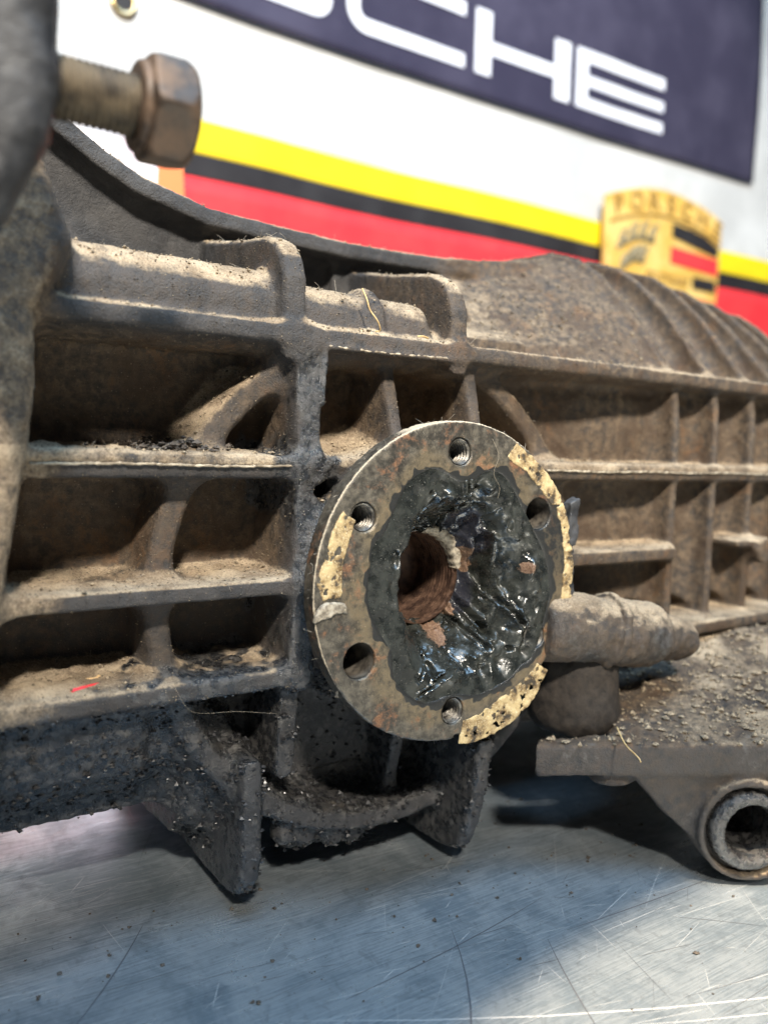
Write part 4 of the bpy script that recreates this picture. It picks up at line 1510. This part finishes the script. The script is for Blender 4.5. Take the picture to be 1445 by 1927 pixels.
# ------------------------------------------------------------------ plastic bag behind the gearbox
t = NT('thin_pink_plastic')
nz_ = t.noise(22, 3)
t.set(color=t.mix(t.step(nz_, 0.4, 0.6), (0.78, 0.60, 0.66), (0.80, 0.77, 0.80)), rough=0.3, spec=0.5)
t.bump(nz_, 0.5, 0.02)
M_bag = t.m
M_orange = NT('orange_label').set(color=(0.90, 0.22, 0.07), rough=0.5).m
BG = Field((-95, 375, -118), (75, 465, 335), 3.0)
BG.add('bag', ((-70, 60), (395, 450), (-118, 310)), lambda x, y, z: ext(np.maximum(slab(x - 0.10 * (200 - z), -72, 40), slab(z + 0.25 * x, -118, 282)), np.abs(y - 422) - 22 + 14 * sstep(150, 300, z), 10), 5)
V, F, lab = BG.mesh()
V = V + vnormals(V, F) * (9 * (0.5 - np.abs(fbm(V, 0.025, 3, 6)) * 2.2))[:, None]
V[:, 2] = np.maximum(V[:, 2], TZ / mm + 0.5)
bag = link('plastic_bag', mesh_np('plastic_bag', V * mm, F, None, True), M_bag)
tag(bag, 'pale pink plastic bag with orange label behind the gearbox, under the hex bolt', 'bag')
plate('bag_label', [(14, 180), (40, 180), (36, 252), (18, 256)], M_orange, 0.385, 0.3875, bag)

# ------------------------------------------------------------------ loose dirt, lint and litter
PV = CASE_V
FN = CASE_N[CASE_F[:, 0]]
FCn = PV[CASE_F].mean(1)
vis = (FN[:, 2] > 0.55) & ~((FCn[:, 2] < -20) & (FCn[:, 0] > -90) & (FCn[:, 0] < 40)) & (FCn[:, 1] < 112) & (FCn[:, 0] > -140) & (FCn[:, 0] < 190) & (FCn[:, 2] > -34)
cand = np.where(vis)[0]


def crumbs(name, n, pts, nrm, smin, smax, mat, parent, seed, jit=0.5):
    rg = np.random.default_rng(seed)
    base = np.array([(1, 0, 0), (-1, 0, 0), (0, 1, 0), (0, -1, 0), (0, 0, 1), (0, 0, -1)], float)
    fc = np.array([(0, 2, 4), (2, 1, 4), (1, 3, 4), (3, 0, 4), (2, 0, 5), (1, 2, 5), (3, 1, 5), (0, 3, 5)])
    idx = rg.integers(0, len(pts), n)
    s = smin * (smax / smin) ** (rg.random(n) ** 2.2)
    Vc = base[None] * (0.55 + 0.9 * rg.random((n, 6, 1))) * s[:, None, None] * np.array([1, 1, 0.7])
    a = rg.random(n) * 6.28
    ca, sa = np.cos(a)[:, None], np.sin(a)[:, None]
    X_ = Vc[:, :, 0] * ca - Vc[:, :, 1] * sa
    Y_ = Vc[:, :, 0] * sa + Vc[:, :, 1] * ca
    Vc = np.stack([X_, Y_, Vc[:, :, 2]], 2) + (pts[idx] + nrm[idx] * s[:, None] * 0.3 + rg.normal(0, jit, (n, 3)) * np.array([1, 1, 0]))[:, None, :]
    Fc = (fc[None] + 6 * np.arange(n)[:, None, None]).reshape(-1, 3)
    o = link(name, mesh_np(name, Vc.reshape(-1, 3) * mm, Fc, None, False), mat, parent)
    tag(o, kind='stuff')
    return o


M_crumb = mat_simple('dry_dirt', (0.10, 0.078, 0.055), (0.36, 0.29, 0.20), 900, (0.9, 1.0))
M_wet = mat_simple('wet_black_dirt', (0.012, 0.012, 0.013), (0.05, 0.05, 0.052), 500, (0.3, 0.55), 0.0, spec=0.5)
M_crumbd = mat_simple('black_dirt', (0.030, 0.025, 0.021), (0.10, 0.082, 0.066), 600, (0.5, 0.8))
bt = np.where((NW_B[:, 2] > 0.7) & (BW[:, 2] > -70))[0]
crumbs('bracket_dirt', 4200, BW[bt], NW_B[bt], 0.15, 1.9, M_crumb, mb, 8)
crumbs('dirt_crumbs', 9000, FCn[cand], FN[cand], 0.16, 0.9, M_crumb, gb, 3)
# fine grains stuck all over the near faces
view = (FN[:, 0] * (-0.165 - FCn[:, 0] * mm) + FN[:, 1] * (-0.215 - FCn[:, 1] * mm) + FN[:, 2] * (0.044 - FCn[:, 2] * mm) > 0) & (FCn[:, 1] < 75) & (FCn[:, 0] > -150) & (FCn[:, 0] < 170)
gl_ = np.where(view & (FCn[:, 2] > -36))[0]
crumbs('pale_grains', 26000, FCn[gl_], FN[gl_], 0.07, 0.30, M_crumb, gb, 13, 0.12)
crumbs('dark_grains', 16000, FCn[gl_], FN[gl_], 0.08, 0.40, M_crumbd, gb, 14, 0.12)
# the heap of black crumbs on the seam rib, left pocket
hp = np.stack([RNG.normal(-83, 11, 1500), RNG.uniform(27, 52, 1500), 42.6 + np.abs(RNG.normal(0, 1.6, 1500))], 1)
hp[:, 2] -= 1.4 * (np.abs(hp[:, 0] + 83) / 14)
crumbs('dirt_heap', 1500, hp, np.tile([0, 0, 1.0], (1500, 1)), 0.4, 1.6, M_crumbd, gb, 5)
cg = np.where((CASE_N[CASE_F[:, 0]][:, 1] < -0.1) & (FCn[:, 2] < -34) & (FCn[:, 0] < 40) & (FCn[:, 1] < 70))[0]
crumbs('grease_crumbs', 7000, FCn[cg], FN[cg], 0.2, 1.3, M_wet, gb, 6)


def lint(name, n, pts, nrm, lmin, lmax, r, mat, parent, seed):
    rg = random.Random(seed)
    V_, F_ = [], []
    for _ in range(n):
        i = rg.randrange(len(pts))
        p = Vector(pts[i])
        d = Vector((rg.gauss(0, 1), rg.gauss(0, 1), rg.gauss(0.2, 0.6))).normalized()
        L = rg.uniform(lmin, lmax)
        bend = Vector((rg.gauss(0, 1), rg.gauss(0, 1), rg.gauss(0, 1))) * 0.5
        b0 = len(V_)
        for k in range(4):
            q = p + Vector(nrm[i]) * 0.15 + d * (L * k / 3) + bend * (L * (k / 3) ** 2)
            a = d.orthogonal().normalized() * r
            c = d.cross(a).normalized() * r
            V_ += [q + a, q - 0.5 * a + 0.87 * c, q - 0.5 * a - 0.87 * c]
        for k in range(3):
            for e in range(3):
                e2 = (e + 1) % 3
                F_.append((b0 + 3 * k + e, b0 + 3 * k + e2, b0 + 3 * k + 3 + e2, b0 + 3 * k + 3 + e))
    o = link(name, mesh_np(name, np.array([v[:] for v in V_]) * mm, F_, None, True), mat, parent)
    tag(o, kind='stuff')
    return o


bgp = np.stack([RNG.uniform(-150, 190, 700), np.where(RNG.random(700) < 0.65, RNG.normal(15, 28, 700), RNG.uniform(-120, 90, 700)), np.full(700, TZ / mm + 0.1)], 1)
crumbs('bench_grit', 700, bgp, np.tile([0, 0, 1.0], (700, 1)), 0.12, 1.1, M_crumbd, bench, 21)
M_lint = NT('grey_lint').set(color=(0.45, 0.40, 0.33), rough=0.9).m
lint('lint_fibres', 900, FCn[cand], FN[cand], 0.8, 3.0, 0.045, M_lint, gb, 4)
# lint on the flange rim
ra = RNG.uniform(0, 2 * math.pi, 260)
fp = np.stack([FC[0] + 55.4 * np.cos(ra), RNG.uniform(0, 5, 260), 55.4 * np.sin(ra)], 1)
fnn = np.stack([np.cos(ra), 0 * ra, np.sin(ra)], 1)
lint('flange_lint', 260, fp, fnn, 0.5, 2.2, 0.045, M_lint, fl, 9)

M_twig = mat_simple('dry_straw', (0.42, 0.28, 0.12), (0.60, 0.44, 0.22), 400, (0.7, 0.9))
M_redp = NT('red_plastic').set(color=(0.70, 0.035, 0.04), rough=0.35).m
M_tan = NT('tan_husk').set(color=(0.62, 0.42, 0.22), rough=0.6).m
M_hair = NT('pale_hair').set(color=(0.35, 0.29, 0.21), rough=0.6).m


def strand(name, pts, r, mat, label, cat):
    o = MB().tube([(p[0] * mm, p[1] * mm, p[2] * mm) for p in catmull_open(pts)], r * mm, 6).build(name, mat, None, True)
    tag(o, label, cat)
    return o


def catmull_open(P, m=6):
    P = [P[0]] + list(P) + [P[-1]]
    o = []
    for i in range(1, len(P) - 2):
        p0, p1, p2, p3 = [np.array(P[i + k], float) for k in (-1, 0, 1, 2)]
        for j in range(m):
            t = j / m
            o.append(tuple(0.5 * (2 * p1 + (p2 - p0) * t + (2 * p0 - 5 * p1 + 4 * p2 - p3) * t * t + (-p0 + 3 * p1 - 3 * p2 + p3) * t ** 3)))
    o.append(tuple(P[-1]))
    return o


strand('dry_straw', [(-22.6, 22.6, 99.8), (-21.6, 21.0, 96.0), (-20.6, 20.4, 92.5), (-17.5, 20.2, 89), (-15.8, 21.2, 86.2), (-17, 22.4, 85.9)], 0.28, M_twig, 'thin curled straw hanging over the oil gallery behind the flange', 'straw')
strand('straw_scrap', [(2, 24, 86.2), (4, 23.4, 86.4), (6.4, 23.6, 86.0)], 0.35, M_twig, 'short pale straw scrap on the upper rib by the right lug', 'straw')
strand('dry_twig', [(73, -15, -58), (66, -25, -60.0), (62, -34, -61.0), (60, -37, -61.4)], 0.3, M_twig, 'brown dry twig lying on the mount bracket', 'twig')
strand('tan_husk', [(-110.4, 34.5, -28.0), (-109.2, 33.8, -27.8), (-107.6, 33.9, -27.8), (-106.4, 34.8, -27.4)], 0.75, M_tan, 'small tan curled husk behind the red sliver on the lower rib', 'husk')
sl = MB()
sl.tube([(-0.1165, 0.0262, -0.0284), (-0.113, 0.0272, -0.0281), (-0.1095, 0.0284, -0.0279), (-0.1062, 0.0292, -0.0279)], [0.00085, 0.0007, 0.0005, 0.0003], 5)
tag(sl.build('red_sliver', M_redp), 'thin red plastic sliver lying on the lower left rib', 'plastic sliver')
strand('loose_hair', [(-87, 20.8, -30), (-84, 19.5, -36), (-79, 20, -39), (-66, 22, -41), (-52, 22, -44)], 0.035, M_hair, 'fine pale hair hanging below the lower left rib', 'hair')
strand('loose_hair', [(18, -0.6, 50), (21, -0.8, 44), (19, -0.8, 38), (22, -0.7, 33), (21.4, -0.6, 29)], 0.045, M_hair, 'fine pale hair across the upper face of the flange', 'hair')
